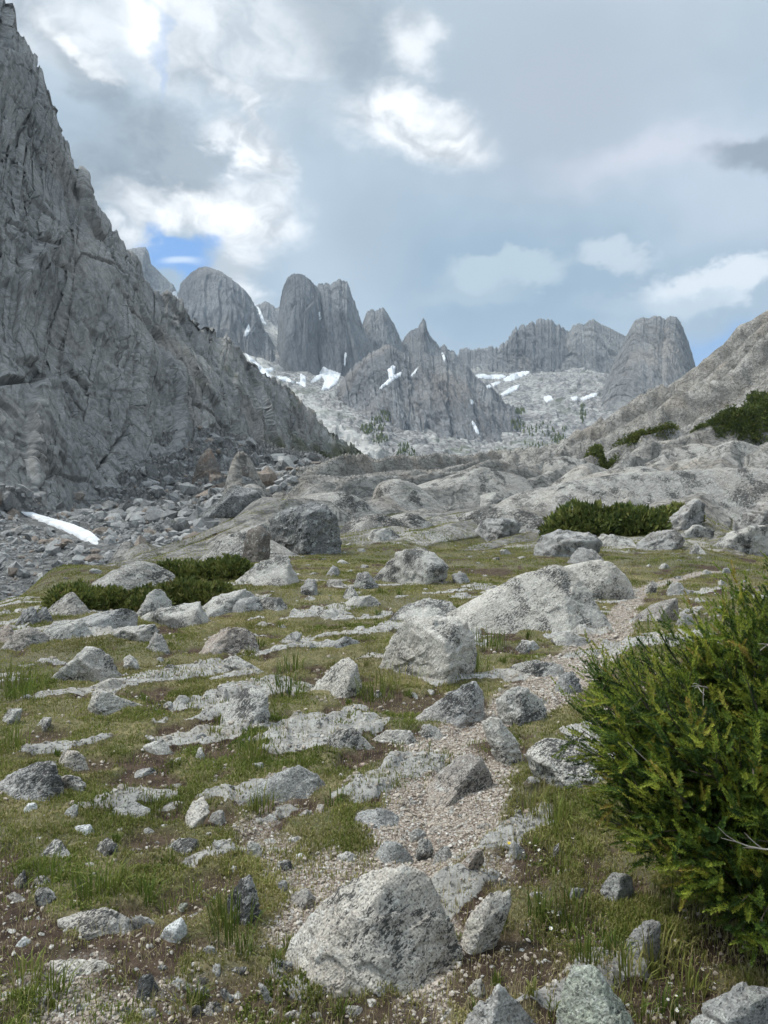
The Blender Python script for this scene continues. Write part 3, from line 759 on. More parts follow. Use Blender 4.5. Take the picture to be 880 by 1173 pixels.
FOOT = []
def add_rock(name, outline, label, short, mat='g', seed=None, cat=None, group=None, far=False, **kw):
    seed = seed if seed is not None else len(ROCKS) * 13 + 5
    w = np.ptp(np.array(outline, float)[:, 0])
    sub = kw.pop('sub', 6 if w > 110 else 5 if w > 45 else 4 if w > 16 else 3)
    P, Fc, org, (W, Hm), g = rock_px(outline, seed, sub=sub, **kw)
    o = mesh_np(name, P - org, Fc, MATS[mat]); o.location = org
    tag(o, label, cat or name.replace('_', ' '), group)
    O = np.array(outline, float)
    ROCKS.append((o, O.mean(0), short, org, w))
    FOOT.append((org[0], org[1], W * .46, max(.5 * kw.get('D', .8) * W * .7, .1 * W)))
    return o

T = add_rock
T('boulder', [(330,1082),(350,1047),(395,1010),(440,990),(480,987),(497,1005),(515,1045),(526,1078),(503,1112),(455,1150),(420,1128),(370,1108)], 'largest foreground boulder, speckled grey granite with a pinkish left shoulder', 'big front boulder', 'k', seed=11, D=.85, front=.35, top=.5, sharp=34, rough=.55)
T('rock', [(527,1082),(535,1050),(562,1020),(590,998),(594,1012),(582,1050),(570,1080),(556,1102),(538,1098)], 'flat leaning grey slab with a dark undercut edge, right of the big front boulder', 'leaning slab', 'k', seed=23, D=.9, front=.3, top=.55, sharp=40, rough=.5)
T('stone', [(516,977),(526,973),(552,972),(556,985),(545,1008),(533,1005)], 'pinkish cream triangular stone behind the big front boulder', 'cream triangular stone', 'p', D=.8, top=.6, rough=.5)
T('boulder', [(518,1190),(540,1155),(572,1124),(606,1092),(617,1096),(628,1128),(638,1180),(642,1235),(520,1240)], 'pointed grey boulder cut off by the bottom edge, left of its rounded neighbour', 'pointed bottom boulder', 'c', seed=31, D=.9, front=.4, top=.45, sharp=34, rough=.7, sub=6)
T('boulder', [(637,1180),(640,1130),(654,1104),(682,1102),(706,1134),(728,1170),(742,1220),(645,1235)], 'rounded greenish grey boulder with dark patch at the bottom edge', 'rounded bottom boulder', 'n', seed=42, D=.9, front=.4, top=.5, rough=.7, sub=6)
T('boulder', [(775,1185),(812,1145),(858,1126),(905,1128),(940,1180),(935,1240),(780,1240)], 'pale grey boulder in the bottom right corner under the bush', 'corner boulder', 'c', seed=47, D=.9, front=.4, top=.5, sub=6)
T('rock', [(684,1012),(700,996),(724,1003),(730,1028),(708,1040),(688,1028)], 'grey rock half under the bush edge, upper one of two', 'upper bush rock', 'c', rough=.9)
T('rock', [(714,1055),(735,1040),(757,1048),(757,1085),(737,1100),(718,1086)], 'dim grey rock in the shade of the bush, lower one of two', 'lower bush rock', 'd')
T('boulder', [(597,860),(620,845),(655,828),(692,810),(722,828),(716,872),(682,900),(642,918),(616,905),(605,880)], 'long sloping rock with coarse black and cream speckles beside the bush', 'speckled bush boulder', 'k', seed=57, D=1.1, front=1.3, top=.5, rough=.7)
T('rock', [(550,826),(562,820),(574,824),(592,842),(599,868),(592,878),(572,870),(558,848)], 'elongated grey stone pointing down the path left of the speckled bush boulder', 'elongated path stone', 'k', D=.9, front=.5)
T('boulder', [(498,803),(520,785),(545,772),(561,798),(556,825),(541,839),(522,828)], 'rhombic grey boulder standing on end just below the capped boulder', 'rhombic boulder', 'd', seed=61, D=.6, front=.35, top=.2)
T('boulder', [(427,747),(440,722),(458,708),(485,703),(525,705),(541,720),(549,750),(546,770),(520,784),(495,767),(460,758)], 'massive capped boulder in mid picture with streaked tan top and dark front', 'capped boulder', 'k', seed=71, D=.9, front=.12, top=.55, rough=.8)
T('rock', [(438,713),(462,694),(490,684),(520,690),(528,705),(500,715),(455,720)], 'low pale rock lying directly behind the capped boulder', 'low rock behind the cap', 'g', seed=72, D=.9, top=.5)
T('boulder', [(435,642),(445,632),(478,626),(500,633),(516,650),(512,660),(500,670),(490,672),(465,656),(442,650)], 'rounded speckled boulder on grass between the path bend and far slabs', 'rounded meadow boulder', 'g', seed=81, D=.9, front=.3, top=.4)
T('stone', [(517,658),(528,654),(538,659),(540,667),(530,670),(519,668)], 'small dark egg-shaped stone right of the rounded meadow boulder', 'dark egg stone', 'd')
T('boulder', [(573,668),(595,656),(640,645),(655,646),(668,662),(685,690),(702,716),(690,722),(655,714),(620,702),(585,688)], 'large triangular grey boulder with a pale vertical stripe beside the path', 'triangular path boulder', 'k', seed=91, D=.8, front=.7, top=.5, sharp=34, rough=.4)
T('boulder', [(652,645),(672,639),(700,640),(720,650),(731,668),(731,684),(716,689),(690,682),(668,664)], 'rounded whale-backed grey boulder behind the triangular path boulder', 'whale-backed boulder', 'k', seed=95, D=.8, top=.5, front=.6, sharp=12, rough=.4)
T('rock', [(536,688),(553,683),(572,693),(588,707),(583,713),(562,706),(542,698)], 'slim bluish grey rock in grass left of the triangular path boulder', 'slim bluish rock', 'g')
T('rock', [(598,716),(610,704),(624,701),(630,708),(624,722),(604,723)], 'mossy brown rock tucked under the left foot of the triangular path boulder', 'mossy brown rock', 'd')
T('boulder', [(338,796),(345,775),(365,758),(405,745),(412,768),(419,803),(396,798),(365,798)], 'wedge-shaped grey boulder with a flat slanting face left of the capped boulder', 'wedge boulder', 'k', seed=103, D=.7, front=.75, top=.45, sharp=40, rough=.7)
T('boulder', [(243,788),(252,775),(270,771),(306,770),(308,800),(316,828),(297,831),(275,823),(246,818)], 'blocky lichen-covered boulder with a square top in the left meadow', 'blocky boulder', 'g', seed=112, D=.7, front=.9, top=.35, sharp=40)
T('rock', [(228,748),(240,729),(262,718),(296,716),(300,738),(272,746),(235,751)], 'pinkish flat-topped rock in grass above the blocky boulder', 'pinkish flat rock', 'p', seed=121, top=.5)
T('rock', [(252,755),(264,748),(284,758),(303,769),(272,768),(255,762)], 'narrow dark-edged rock lying between the pinkish flat rock and the blocky boulder', 'narrow sliver rock', 'g')
T('boulder', [(55,777),(70,764),(100,740),(117,742),(133,753),(141,771),(115,779),(80,781),(60,786)], 'peaked grey boulder standing in the left meadow', 'peaked boulder', 'g', seed=131, D=.8, front=.4, top=.35)
T('rock', [(135,752),(145,746),(158,757),(161,768),(143,769)], 'small slanted rock leaning on the right side of the peaked boulder', 'slanted small rock', 'g')
T('rock', [(104,786),(125,777),(165,779),(164,787),(110,790)], 'long narrow bar of rock just below the peaked boulder', 'bar rock', 'g', D=.5)
T('rock', [(99,812),(108,792),(147,790),(136,804),(116,820),(103,823)], 'pale ragged rock under the bar rock', 'pale ragged rock', 'k')
T('rock', [(152,862),(158,836),(175,828),(188,846),(170,853),(157,867)], 'black and white mottled rock in grass left of centre', 'mottled rock', 'g', seed=152)
T('rock', [(362,731),(385,718),(417,709),(421,722),(400,733),(376,739),(361,746)], 'arched grey rock with a dark hollow under it above the wedge boulder', 'arched rock', 'd', seed=161)
T('rock', [(394,691),(405,683),(432,681),(437,690),(412,699)], 'low oval rock in the grass between arched rock and rounded meadow boulder', 'low oval rock', 'g')
T('rock', [(355,708),(362,699),(384,697),(396,708),(366,711)], 'flat speckled rock in the turf behind the arched rock', 'flat turf rock', 'g')
T('stone', [(328,723),(338,719),(346,727),(342,738),(334,734)], 'small grey stone with a dark foot left of the arched rock', 'grey dark-footed stone', 'd')
T('rock', [(10,736),(20,721),(36,717),(59,729),(58,742),(26,743)], 'brownish grey rock at the left rim of the meadow', 'brownish rim rock', 'b', seed=171)
T('rock', [(-18,736),(-6,713),(12,712),(17,725),(6,739)], 'pinkish pale rock cut by the left picture edge at the rim', 'edge rim rock', 'p')
T('rock', [(52,721),(62,711),(95,709),(104,722),(90,732),(60,731)], 'broad grey rock on the rim right of the brownish rim rock', 'broad rim rock', 'g')
T('rock', [(94,707),(110,702),(150,695),(166,699),(160,716),(110,719)], 'long dark-faced block on the rim below the juniper mat', 'dark-faced rim block', 'd', seed=181)
T('rock', [(128,726),(145,717),(180,714),(184,724),(172,737),(132,736)], 'split layered rock in front of the dark-faced rim block', 'split layered rock', 'g')
T('rock', [(170,738),(178,722),(192,726),(194,740),(180,748)], 'craggy dark stone beside the split layered rock', 'craggy dark stone', 'd')
T('boulder', [(160,700),(172,678),(190,671),(208,684),(206,702),(166,708)], 'pale knob of rock rising in front of the juniper mat', 'pale knob', 'g', seed=191)
T('rock', [(155,706),(190,695),(230,688),(236,700),(205,716),(160,719)], 'pale stepped ledge running right from the pale knob', 'stepped ledge', 'g', D=1.0)
T('rock', [(228,698),(245,683),(280,674),(300,676),(286,690),(245,706)], 'long pale slab above the pinkish flat rock', 'long pale slab', 'g', D=1.0)
T('rock', [(261,697),(272,686),(296,682),(302,695),(288,703),(266,702)], 'black-shadowed blocky stone at the end of the long pale slab', 'black-shadowed stone', 'd')
T('rock', [(290,700),(298,684),(322,684),(328,692),(312,700)], 'white-topped blocky stone right of the black-shadowed stone', 'white-topped stone', 'g')
T('boulder', [(262,666),(285,650),(308,637),(327,630),(336,649),(303,661),(268,671)], 'pale tilted slab leaning in front of the great dark boulder', 'pale tilted slab', 'g', seed=201, D=.6, front=.9, top=.4, sharp=40)
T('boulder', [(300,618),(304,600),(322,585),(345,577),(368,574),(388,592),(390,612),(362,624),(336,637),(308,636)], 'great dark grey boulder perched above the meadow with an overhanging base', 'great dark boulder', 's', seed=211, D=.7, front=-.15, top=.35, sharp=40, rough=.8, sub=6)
T('boulder', [(275,622),(280,608),(300,601),(311,612),(309,640),(292,646),(276,644)], 'rust-brown block at the left end of the great dark boulder', 'rust-brown block', 'r', seed=213, D=.7, front=.1, top=.2, sharp=40)
T('stone', [(375,656),(381,645),(390,647),(390,660),(379,661)], 'dark upright stone on the grass right of the great dark boulder', 'dark upright stone', 'd')
T('rock', [(340,672),(350,660),(362,664),(365,680),(346,684)], 'dark jagged rock on the slope below the great dark boulder', 'dark jagged rock', 'd')
T('rock', [(386,688),(392,674),(404,670),(411,682),(404,690)], 'squarish speckled stone below the dark upright stone', 'squarish stone', 'g')
T('rock', [(404,672),(409,656),(424,654),(431,664),(424,676)], 'two-toned rock above the low oval rock', 'two-toned rock', 'd')
T('rock', [(421,616),(426,606),(450,603),(465,610),(462,620),(430,621)], 'pale rounded rock at the foot of the far slabs', 'pale rounded rock', 'g')
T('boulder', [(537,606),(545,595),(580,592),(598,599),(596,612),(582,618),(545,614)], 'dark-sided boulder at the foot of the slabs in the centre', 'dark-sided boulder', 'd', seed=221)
T('boulder', [(610,630),(616,615),(640,606),(680,610),(692,624),(684,640),(645,636),(618,640)], 'long dark overhanging ledge rock in front of the far shrub', 'overhanging ledge rock', 'd', seed=231, front=-.1)
T('rock', [(672,617),(690,611),(722,616),(729,625),(692,627)], 'thin pale ledge right of the overhanging ledge rock', 'thin pale ledge', 'g')
T('rock', [(652,640),(662,626),(682,630),(691,642),(675,648)], 'dark knobbly rock on top of the whale-backed boulder', 'dark knobbly rock', 'd')
T('boulder', [(727,621),(745,610),(773,606),(786,618),(781,632),(740,632),(729,630)], 'domed dark-fronted boulder to the right of the far shrub', 'domed dark boulder', 'd', seed=241)
T('boulder', [(752,606),(772,588),(796,570),(809,578),(806,600),(790,609),(762,609)], 'tilted wedge of rock leaning against the far shrub', 'tilted wedge', 'd', seed=251, front=.3, sharp=40)
T('rock', [(783,609),(795,600),(820,607),(818,617),(791,618)], 'pale flat rock right of the domed dark boulder', 'pale flat rock', 'g')
T('boulder', [(814,627),(830,612),(860,602),(892,599),(905,625),(862,634),(826,635)], 'long whale-backed grey boulder at the right picture edge', 'right edge whaleback', 'g', seed=261)
T('stone', [(788,636),(797,620),(807,633)], 'small triangular stone between the domed dark boulder and the right edge whaleback', 'small triangular stone', 'g')
T('rock', [(840,602),(856,580),(880,572),(898,590),(890,606)], 'dark cracked block on the slope above the right edge whaleback', 'dark cracked block', 'd')
T('rock', [(727,706),(746,692),(776,684),(779,705),(774,715),(740,713)], 'flat dark-edged slab beside the path above the bush', 'flat path slab', 'b', seed=271, D=1.0, front=.0, top=.7, sharp=40, rough=.5)
T('stone', [(763,681),(766,668),(778,666),(786,675),(781,683)], 'whitish angular stone above the flat path slab', 'whitish angular stone', 'c')
T('stone', [(738,677),(745,664),(755,668),(751,681)], 'rough grey stone left of the whitish angular stone', 'rough grey stone', 'g')
T('stone', [(775,712),(782,700),(796,706),(797,717),(784,718)], 'pale stone just above the bush right of the flat path slab', 'pale bush-top stone', 'c')
T('rock', [(630,732),(650,723),(686,726),(692,737),(650,743),(634,740)], 'low bluish ledge set in the path under the triangular path boulder', 'low bluish ledge', 'g', D=.6)
T('rock', [(588,744),(598,732),(615,735),(629,746),(606,750)], 'low grey rock on the left margin of the path', 'left margin rock', 'g')
T('rock', [(574,766),(590,756),(622,757),(646,760),(648,772),(602,776)], 'broken bluish outcrop crossing the path', 'broken path outcrop', 'g', D=.5)
T('boulder', [(567,802),(588,785),(612,788),(627,798),(629,816),(602,833),(571,826)], 'wide low rock with a dark front in the middle of the path', 'wide low path rock', 'g', seed=281, top=.6, front=.5)
T('stone', [(635,792),(640,772),(658,764),(666,784),(648,797)], 'rough brown-grey stone on the path right of the broken outcrop', 'rough brown stone', 'd')
T('rock', [(374,850),(385,836),(405,832),(419,846),(411,856),(386,859)], 'round pale crusty stone left of the gravel path', 'round crusty stone', 'g')
T('rock', [(417,842),(440,836),(472,836),(476,845),(440,853),(420,851)], 'long flat kerb-like stone left of the gravel path', 'kerb-like stone', 'g', D=.5)
T('stone', [(476,846),(485,829),(500,830),(508,841),(490,849)], 'angular stone on the gravel at the end of the kerb-like stone', 'angular gravel stone', 'g')
T('rock', [(484,908),(498,880),(520,859),(545,854),(560,878),(571,912),(545,928),(505,920)], 'worn flat slab lying bare in the gravel path', 'worn path slab', 'b', seed=291, D=1.3, front=1.6, top=.9, sharp=34, rough=.5)
T('rock', [(396,948),(412,928),(448,924),(466,940),(456,956),(412,958)], 'low bluish grey rock flush with the gravel left of the worn path slab', 'flush bluish rock', 'd', D=1.1, front=1.2, top=.8)
T('stone', [(427,981),(440,962),(461,965),(471,978),(456,990),(434,989)], 'pale ridged stone just behind the big front boulder', 'pale ridged stone', 'c')
T('stone', [(474,985),(480,961),(494,958),(500,970),(492,988)], 'grey upright stone beside the cream triangular stone', 'grey upright stone', 'g')
T('stone', [(496,985),(498,968),(512,966),(518,978),(510,989)], 'whitish small block touching the grey upright stone', 'whitish small block', 'c')
T('rock', [(333,1043),(328,1022),(338,1012),(352,1016),(362,1030),(360,1043),(345,1046)], 'rounded tan stone left of the big front boulder', 'rounded tan stone', 'b', seed=301)
T('stone', [(318,1020),(318,1010),(326,1005),(331,1010),(328,1024)], 'small pale stone leaning on the rounded tan stone', 'small leaning stone', 'c')
T('rock', [(250,1032),(262,1015),(288,998),(292,1012),(298,1030),(300,1056),(276,1062),(256,1052)], 'upright pointed rock with dark lichen beside a grass tuft', 'upright lichen rock', 'd', seed=311, D=.7, front=.3)
T('boulder', [(57,1056),(75,1048),(120,1038),(148,1050),(158,1068),(130,1080),(70,1082)], 'low grey speckled boulder in the lower left turf', 'low left boulder', 'g', seed=321, front=.6)
T('rock', [(145,1050),(152,1047),(172,1051),(184,1063),(166,1072),(152,1068)], 'pale flat rock at the right end of the low left boulder', 'pale end rock', 'c')
T('stone', [(180,1066),(194,1058),(207,1047),(215,1062),(215,1077),(200,1084)], 'bright white triangular stone with a dark front face', 'white triangular stone', 'w', seed=331, front=-.1, top=.6, sharp=44, rough=.4)
T('stone', [(199,1041),(208,1034),(216,1034),(214,1044),(206,1047)], 'small pale green stone behind the white triangular stone', 'pale green stone', 'n', rough=.5)
T('rock', [(50,1104),(62,1098),(140,1100),(148,1109),(112,1118),(72,1131),(55,1120)], 'long crusty pale rock sunk in turf below the low left boulder', 'long crusty rock', 'k', seed=341, front=1.0, top=.7)
T('rock', [(156,1142),(160,1113),(172,1107),(184,1122),(181,1146),(168,1150)], 'dark speckled upright rock near the bottom left', 'dark speckled rock', 'd', seed=351)
T('stone', [(19,1081),(28,1072),(37,1078),(33,1086),(24,1087)], 'tiny white angular stone on dark soil at far left', 'tiny white stone', 'w')
T('stone', [(286,1107),(292,1105),(303,1126),(318,1146),(314,1157),(304,1155),(297,1132)], 'slender bone-shaped grey stone lying on brown soil', 'bone-shaped stone', 'c', seed=361, D=.6, top=.5)
T('stone', [(239,1118),(243,1098),(254,1096),(253,1114),(246,1122)], 'upright pale stone left of the knobbly stone', 'upright pale stone', 'c')
T('stone', [(254,1113),(268,1108),(284,1107),(284,1118),(270,1124),(258,1122)], 'knobbly pale stone above the bone-shaped stone', 'knobbly pale stone', 'g')
T('stone', [(250,1134),(258,1131),(271,1147),(266,1153),(256,1146)], 'oblong grey pebble among stones near the bottom', 'oblong pebble', 'c')
T('stone', [(266,1137),(272,1133),(279,1142),(273,1146)], 'small round pebble right of the oblong pebble', 'round pebble', 'w')
T('stone', [(232,1157),(240,1147),(252,1146),(257,1158),(245,1166)], 'warm grey lump of stone near the bottom edge', 'warm grey lump', 'b')
T('rock', [(-14,908),(10,886),(40,873),(62,869),(68,884),(30,901),(-12,916)], 'long streaked rock slanting in from the left picture edge', 'slanting edge rock', 'd', seed=371, front=.8, top=.5)
T('rock', [(64,892),(80,886),(98,893),(101,905),(92,911),(70,906)], 'grey rock half covered by turf right of the slanting edge rock', 'half-covered rock', 'g', front=1)
T('rock', [(65,874),(73,858),(96,860),(101,874),(82,884)], 'pale lichen-crusted rock above the half-covered rock', 'crusted rock', 'k')
T('stone', [(81,954),(87,946),(104,944),(109,953),(92,958)], 'bright white oval stone on bare soil at left', 'white oval stone', 'w')
T('stone', [(26,928),(32,920),(43,919),(44,927),(34,931)], 'white flattish stone in grass near the left edge', 'white flattish stone', 'w')
T('rock', [(184,974),(198,959),(227,960),(231,974),(206,982)], 'grey speckled rock sunk in turf below centre left', 'sunk speckled rock', 'g', front=.8, top=.6)
T('stone', [(237,940),(242,929),(256,927),(259,940),(246,946)], 'pair-topped pale stone on dark soil above the sunk speckled rock', 'pair-topped stone', 'c')
T('rock', [(210,945),(216,916),(240,898),(252,905),(240,930),(222,952)], 'ragged band of pale rock surfacing through the turf', 'ragged rock band', 'k', front=1.4, top=.9, D=1.1)
T('rock', [(341,912),(345,899),(359,898),(363,910),(350,917)], 'round crusty stone at the left margin of the gravel', 'margin crusty stone', 'g')
T('stone', [(338,877),(343,875),(362,887),(384,901),(378,905),(356,893)], 'thin white shard of rock lying across the turf', 'thin white shard', 'c', D=.25)
T('stone', [(301,938),(309,932),(321,935),(321,942),(307,943)], 'flat pale oval stone below the margin crusty stone', 'flat pale oval', 'c')
T('stone', [(361,927),(364,918),(371,921),(373,930),(365,932)], 'small pinkish stone on the gravel edge', 'small pinkish stone', 'p')
T('rock', [(279,978),(284,964),(292,960),(301,968),(302,980),(288,985)], 'heap-like grey stone above the upright lichen rock', 'heap-like stone', 'g')
T('stone', [(261,997),(264,991),(271,992),(273,999),(266,1002)], 'egg-sized white stone above the upright lichen rock', 'egg-sized white stone', 'w')
T('rock', [(106,975),(112,963),(122,958),(136,968),(134,980),(116,983)], 'rough lump of granite in turf right of the white oval stone', 'rough turf lump', 'g')
T('rock', [(38,1030),(42,1015),(58,1012),(67,1024),(60,1041),(44,1040)], 'mottled rock among turf above the low left boulder', 'mottled turf rock', 'g', front=.9)
T('stone', [(7,1014),(16,996),(29,995),(31,1010),(22,1020)], 'pale rough stone near the left edge above the mottled turf rock', 'pale edge stone', 'g')
T('rock', [(50,975),(62,955),(72,950),(76,962),(62,984)], 'greyish slab edge slanting through the turf at left', 'slanting slab edge', 'g', front=1)
T('rock', [(-4,824),(4,812),(27,811),(24,824),(2,832)], 'pale rock tip in grass at the left picture edge', 'pale rock tip', 'g')
T('rock', [(37,832),(44,821),(60,821),(58,832),(44,837)], 'low whitish rock beside the pale rock tip', 'low whitish rock', 'g')
T('stone', [(199,804),(205,796),(218,797),(217,804),(206,808)], 'low pale stone left of the blocky boulder', 'low pale stone', 'g')
T('stone', [(224,866),(228,852),(236,853),(236,866),(229,872)], 'upright light stone in grass below the blocky boulder', 'upright light stone', 'g')
T('stone', [(146,890),(160,881),(178,878),(181,884),(160,892)], 'flat grey stone under an overhang of grass', 'grass-hung flat stone', 'd')
T('rock', [(126,930),(140,914),(160,905),(164,912),(148,930),(132,938)], 'pale slab surfacing between green turf patches', 'pale turf slab', 'c', front=1.4, top=.9)
T('stone', [(72,932),(78,920),(90,919),(90,928),(80,938)], 'pale bluish stone tilted in yellow grass', 'tilted bluish stone', 'c')
T('rock', [(582,977),(589,961),(604,967),(606,983),(590,987)], 'pale grey stone beside a yellow flower', 'flower-side stone', 'c')
T('rock', [(629,978),(637,956),(643,958),(643,982),(634,984)], 'thin upright grey stone left of the bush', 'thin upright stone', 'd')
T('stone', [(650,1030),(655,1016),(671,1018),(667,1030),(658,1036)], 'pale triangular stone in dry grass left of the bush', 'pale dry-grass stone', 'c')
T('stone', [(533,1140),(538,1124),(552,1120),(556,1132),(546,1144)], 'pale rough stone in the hollow under the leaning slab', 'hollow stone', 'g')
T('rock', [(695,1120),(700,1106),(714,1108),(722,1124),(712,1136)], 'small grey rock behind the rounded bottom boulder', 'rock behind round boulder', 'd')
# the slope above and the wall's foot
T('boulder', [(741,461),(745,457),(753,457),(758,460),(755,464),(744,464)], 'lone dark boulder perched on the crest of the right slope', 'perched crest boulder', 's', Y=172, front=0, sink=.3, rough=.6)
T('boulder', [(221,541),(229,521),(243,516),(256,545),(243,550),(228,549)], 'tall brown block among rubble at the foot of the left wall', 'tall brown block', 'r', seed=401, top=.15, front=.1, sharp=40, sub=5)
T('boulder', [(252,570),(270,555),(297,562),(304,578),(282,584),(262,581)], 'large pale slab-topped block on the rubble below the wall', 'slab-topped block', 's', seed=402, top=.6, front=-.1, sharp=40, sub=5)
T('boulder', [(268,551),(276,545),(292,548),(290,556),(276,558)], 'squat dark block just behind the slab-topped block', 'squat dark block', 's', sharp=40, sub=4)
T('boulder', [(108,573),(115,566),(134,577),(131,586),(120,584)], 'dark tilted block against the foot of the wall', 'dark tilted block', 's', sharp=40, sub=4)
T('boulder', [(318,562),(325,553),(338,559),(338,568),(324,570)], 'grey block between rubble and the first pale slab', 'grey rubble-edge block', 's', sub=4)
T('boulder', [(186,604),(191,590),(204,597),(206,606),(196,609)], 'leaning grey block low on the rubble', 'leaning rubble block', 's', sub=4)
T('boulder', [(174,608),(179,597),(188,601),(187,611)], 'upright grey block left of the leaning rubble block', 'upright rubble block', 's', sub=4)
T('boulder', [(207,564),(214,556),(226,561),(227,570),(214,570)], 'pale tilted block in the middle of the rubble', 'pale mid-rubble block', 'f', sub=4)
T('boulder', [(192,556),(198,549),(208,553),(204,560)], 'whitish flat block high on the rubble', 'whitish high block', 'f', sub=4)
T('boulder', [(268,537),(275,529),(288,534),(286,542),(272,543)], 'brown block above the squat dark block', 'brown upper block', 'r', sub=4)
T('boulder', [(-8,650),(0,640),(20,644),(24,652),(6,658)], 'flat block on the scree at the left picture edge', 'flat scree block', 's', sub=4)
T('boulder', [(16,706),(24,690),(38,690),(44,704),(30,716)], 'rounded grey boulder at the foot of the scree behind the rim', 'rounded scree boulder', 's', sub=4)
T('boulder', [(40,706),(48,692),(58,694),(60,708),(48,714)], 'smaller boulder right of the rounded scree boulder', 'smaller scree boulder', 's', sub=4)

# long glaciated slabs stepping down from the right slope towards the valley
SLABS = [
 ([(420,584),(425,556),(432,549),(465,545),(485,546),(497,553),(512,566),(490,577),(450,586)], 'broad domed slab at the left end of the pale slabs'),
 ([(487,546),(500,543),(540,536),(560,530),(590,526),(615,524),(617,536),(590,546),(550,551),(520,557),(500,553)], 'long cracked slab along the crest above the meadow'),
 ([(620,525),(650,521),(662,523),(671,532),(650,539),(620,537)], 'short rounded slab left of the dark shrub on the crest'),
 ([(480,576),(500,568),(560,552),(640,538),(672,538),(640,547),(580,560),(540,572),(500,582)], 'very long narrow whaleback slab in the middle of the crest'),
 ([(555,585),(570,572),(600,560),(660,548),(700,540),(722,538),(690,552),(640,568),(590,583)], 'long pale whaleback slab just above the far shrub'),
 ([(425,604),(440,592),(465,586),(490,588),(503,596),(480,605)], 'low slab at the meadow edge behind the pale rounded rock'),
 ([(640,547),(660,532),(700,522),(735,523),(725,532),(680,543),(650,553)], 'slanting slab beneath the dark rounded shrub'),
 ([(640,562),(660,545),(740,530),(747,533),(730,547),(690,558),(645,572)], 'second slanting slab, lower than the one beneath the dark rounded shrub'),
 ([(740,529),(765,517),(790,516),(801,524),(790,534),(750,537)], 'rounded pale hump among the slabs on the right'),
 ([(690,562),(700,548),(735,538),(765,540),(745,554),(710,565)], 'slab hump directly above the brown-tinged shrub'),
 ([(705,526),(730,508),(770,502),(810,502),(816,509),(770,517),(730,528)], 'long upper slab under the foot of the right slope'),
 ([(815,511),(840,502),(880,498),(900,512),(840,522),(800,517)], 'upper slab running out of the right picture edge'),
 ([(765,564),(760,551),(775,546),(805,551),(807,563),(780,570)], 'dark blocky slab end right of the slab hump'),
 ([(826,560),(834,540),(855,529),(880,530),(895,545),(885,564),(840,566)], 'big domed dark-streaked slab at the right edge'),
 ([(798,551),(815,539),(836,537),(831,553),(810,561)], 'small slab wedged left of the big domed dark-streaked slab'),
 ([(232,622),(245,602),(280,589),(330,577),(346,583),(335,593),(290,602),(250,616)], 'long pale slab left of the great dark boulder'),
 ([(222,644),(250,614),(290,603),(302,610),(277,628),(240,646)], 'sloping cracked slab between juniper and rubble'),
 ([(340,580),(345,565),(380,561),(430,563),(442,572),(420,584),(395,592)], 'pale slab behind the right end of the great dark boulder'),
 ([(390,604),(400,592),(440,585),(470,582),(482,587),(440,600),(400,609)], 'thin slab right of the great dark boulder'),
 ([(85,680),(100,662),(140,645),(152,638),(180,636),(212,637),(214,650),(180,658),(140,671),(95,686)], 'cracked ledge above the juniper mat on the left rim'),
 ([(42,704),(60,690),(84,675),(92,684),(62,706)], 'lower ledge on the left rim beside the scree'),
 ([(700,584),(712,570),(742,562),(760,566),(745,580),(715,590)], 'slab showing behind the far shrub'),
 ([(820,590),(840,574),(862,566),(880,570),(870,586),(840,596)], 'pale slab on the slope above the dark cracked block'),
 ([(505,600),(520,588),(560,580),(600,580),(618,588),(580,596),(530,604)], 'flat slab behind the dark-sided boulder'),
]
for i, (ol, lb) in enumerate(SLABS):
    o = add_rock('granite_slab', ol, lb, None, 'f', seed=700 + i * 3, cat='rock slab', D=1.0, front=.9, top=.35, sharp=8, rough=.5, sub=6 if i in (0, 1, 3, 4) else 5, sink=.8)

# ---- auto-placed small stones, each its own thing with a description by its neighbours
NAMED = [(o, c, s, w) for (o, c, s, org, w) in ROCKS if 590 < c[1] < 1173 and s]
used = set()
def describe(px, py, look):
    ds = sorted(NAMED, key=lambda r: math.hypot(px - r[1][0], (py - r[1][1]) * 1.3) - .3 * r[3])
    for o, c, s, w in ds[:9]:
        dx, dy = px - c[0], py - c[1]
        a = math.degrees(math.atan2(-dy, dx)) % 360
        rel = ['right of', 'behind and right of', 'behind', 'behind and left of', 'left of', 'before and left of', 'in front of', 'before and right of'][int((a + 22.5) // 45) % 8]
        near_ = 'just ' if math.hypot(dx, dy) - .5 * w < 28 else 'further '
        for lab in (f'{look} {near_}{rel} the {s}',):
            if lab not in used and len(lab.split()) <= 16 and not any(u.endswith(f'{near_}{rel} the {s}') for u in used):
                used.add(lab); return lab
    return None
MIX = [('small grey stone', 'g'), ('small pale stone', 'c'), ('little dark stone', 'd'), ('little whitish stone', 'w'), ('low tan stone', 'b'), ('small pinkish stone', 'p')]
r3 = np.random.RandomState(99); n_auto = 0; tries = 0; placed = []
MIX2 = [('grey rock', 'g'), ('dark rock', 'd'), ('pale flat rock', 'c'), ('tan rock', 'b')]
ALLR = [(c, w) for (o, c, s, org, w) in ROCKS]; n_mid = 0
NAMED = [(o, c, s, w) for (o, c, s, org, w) in ROCKS if 590 < c[1] < 1173 and s]
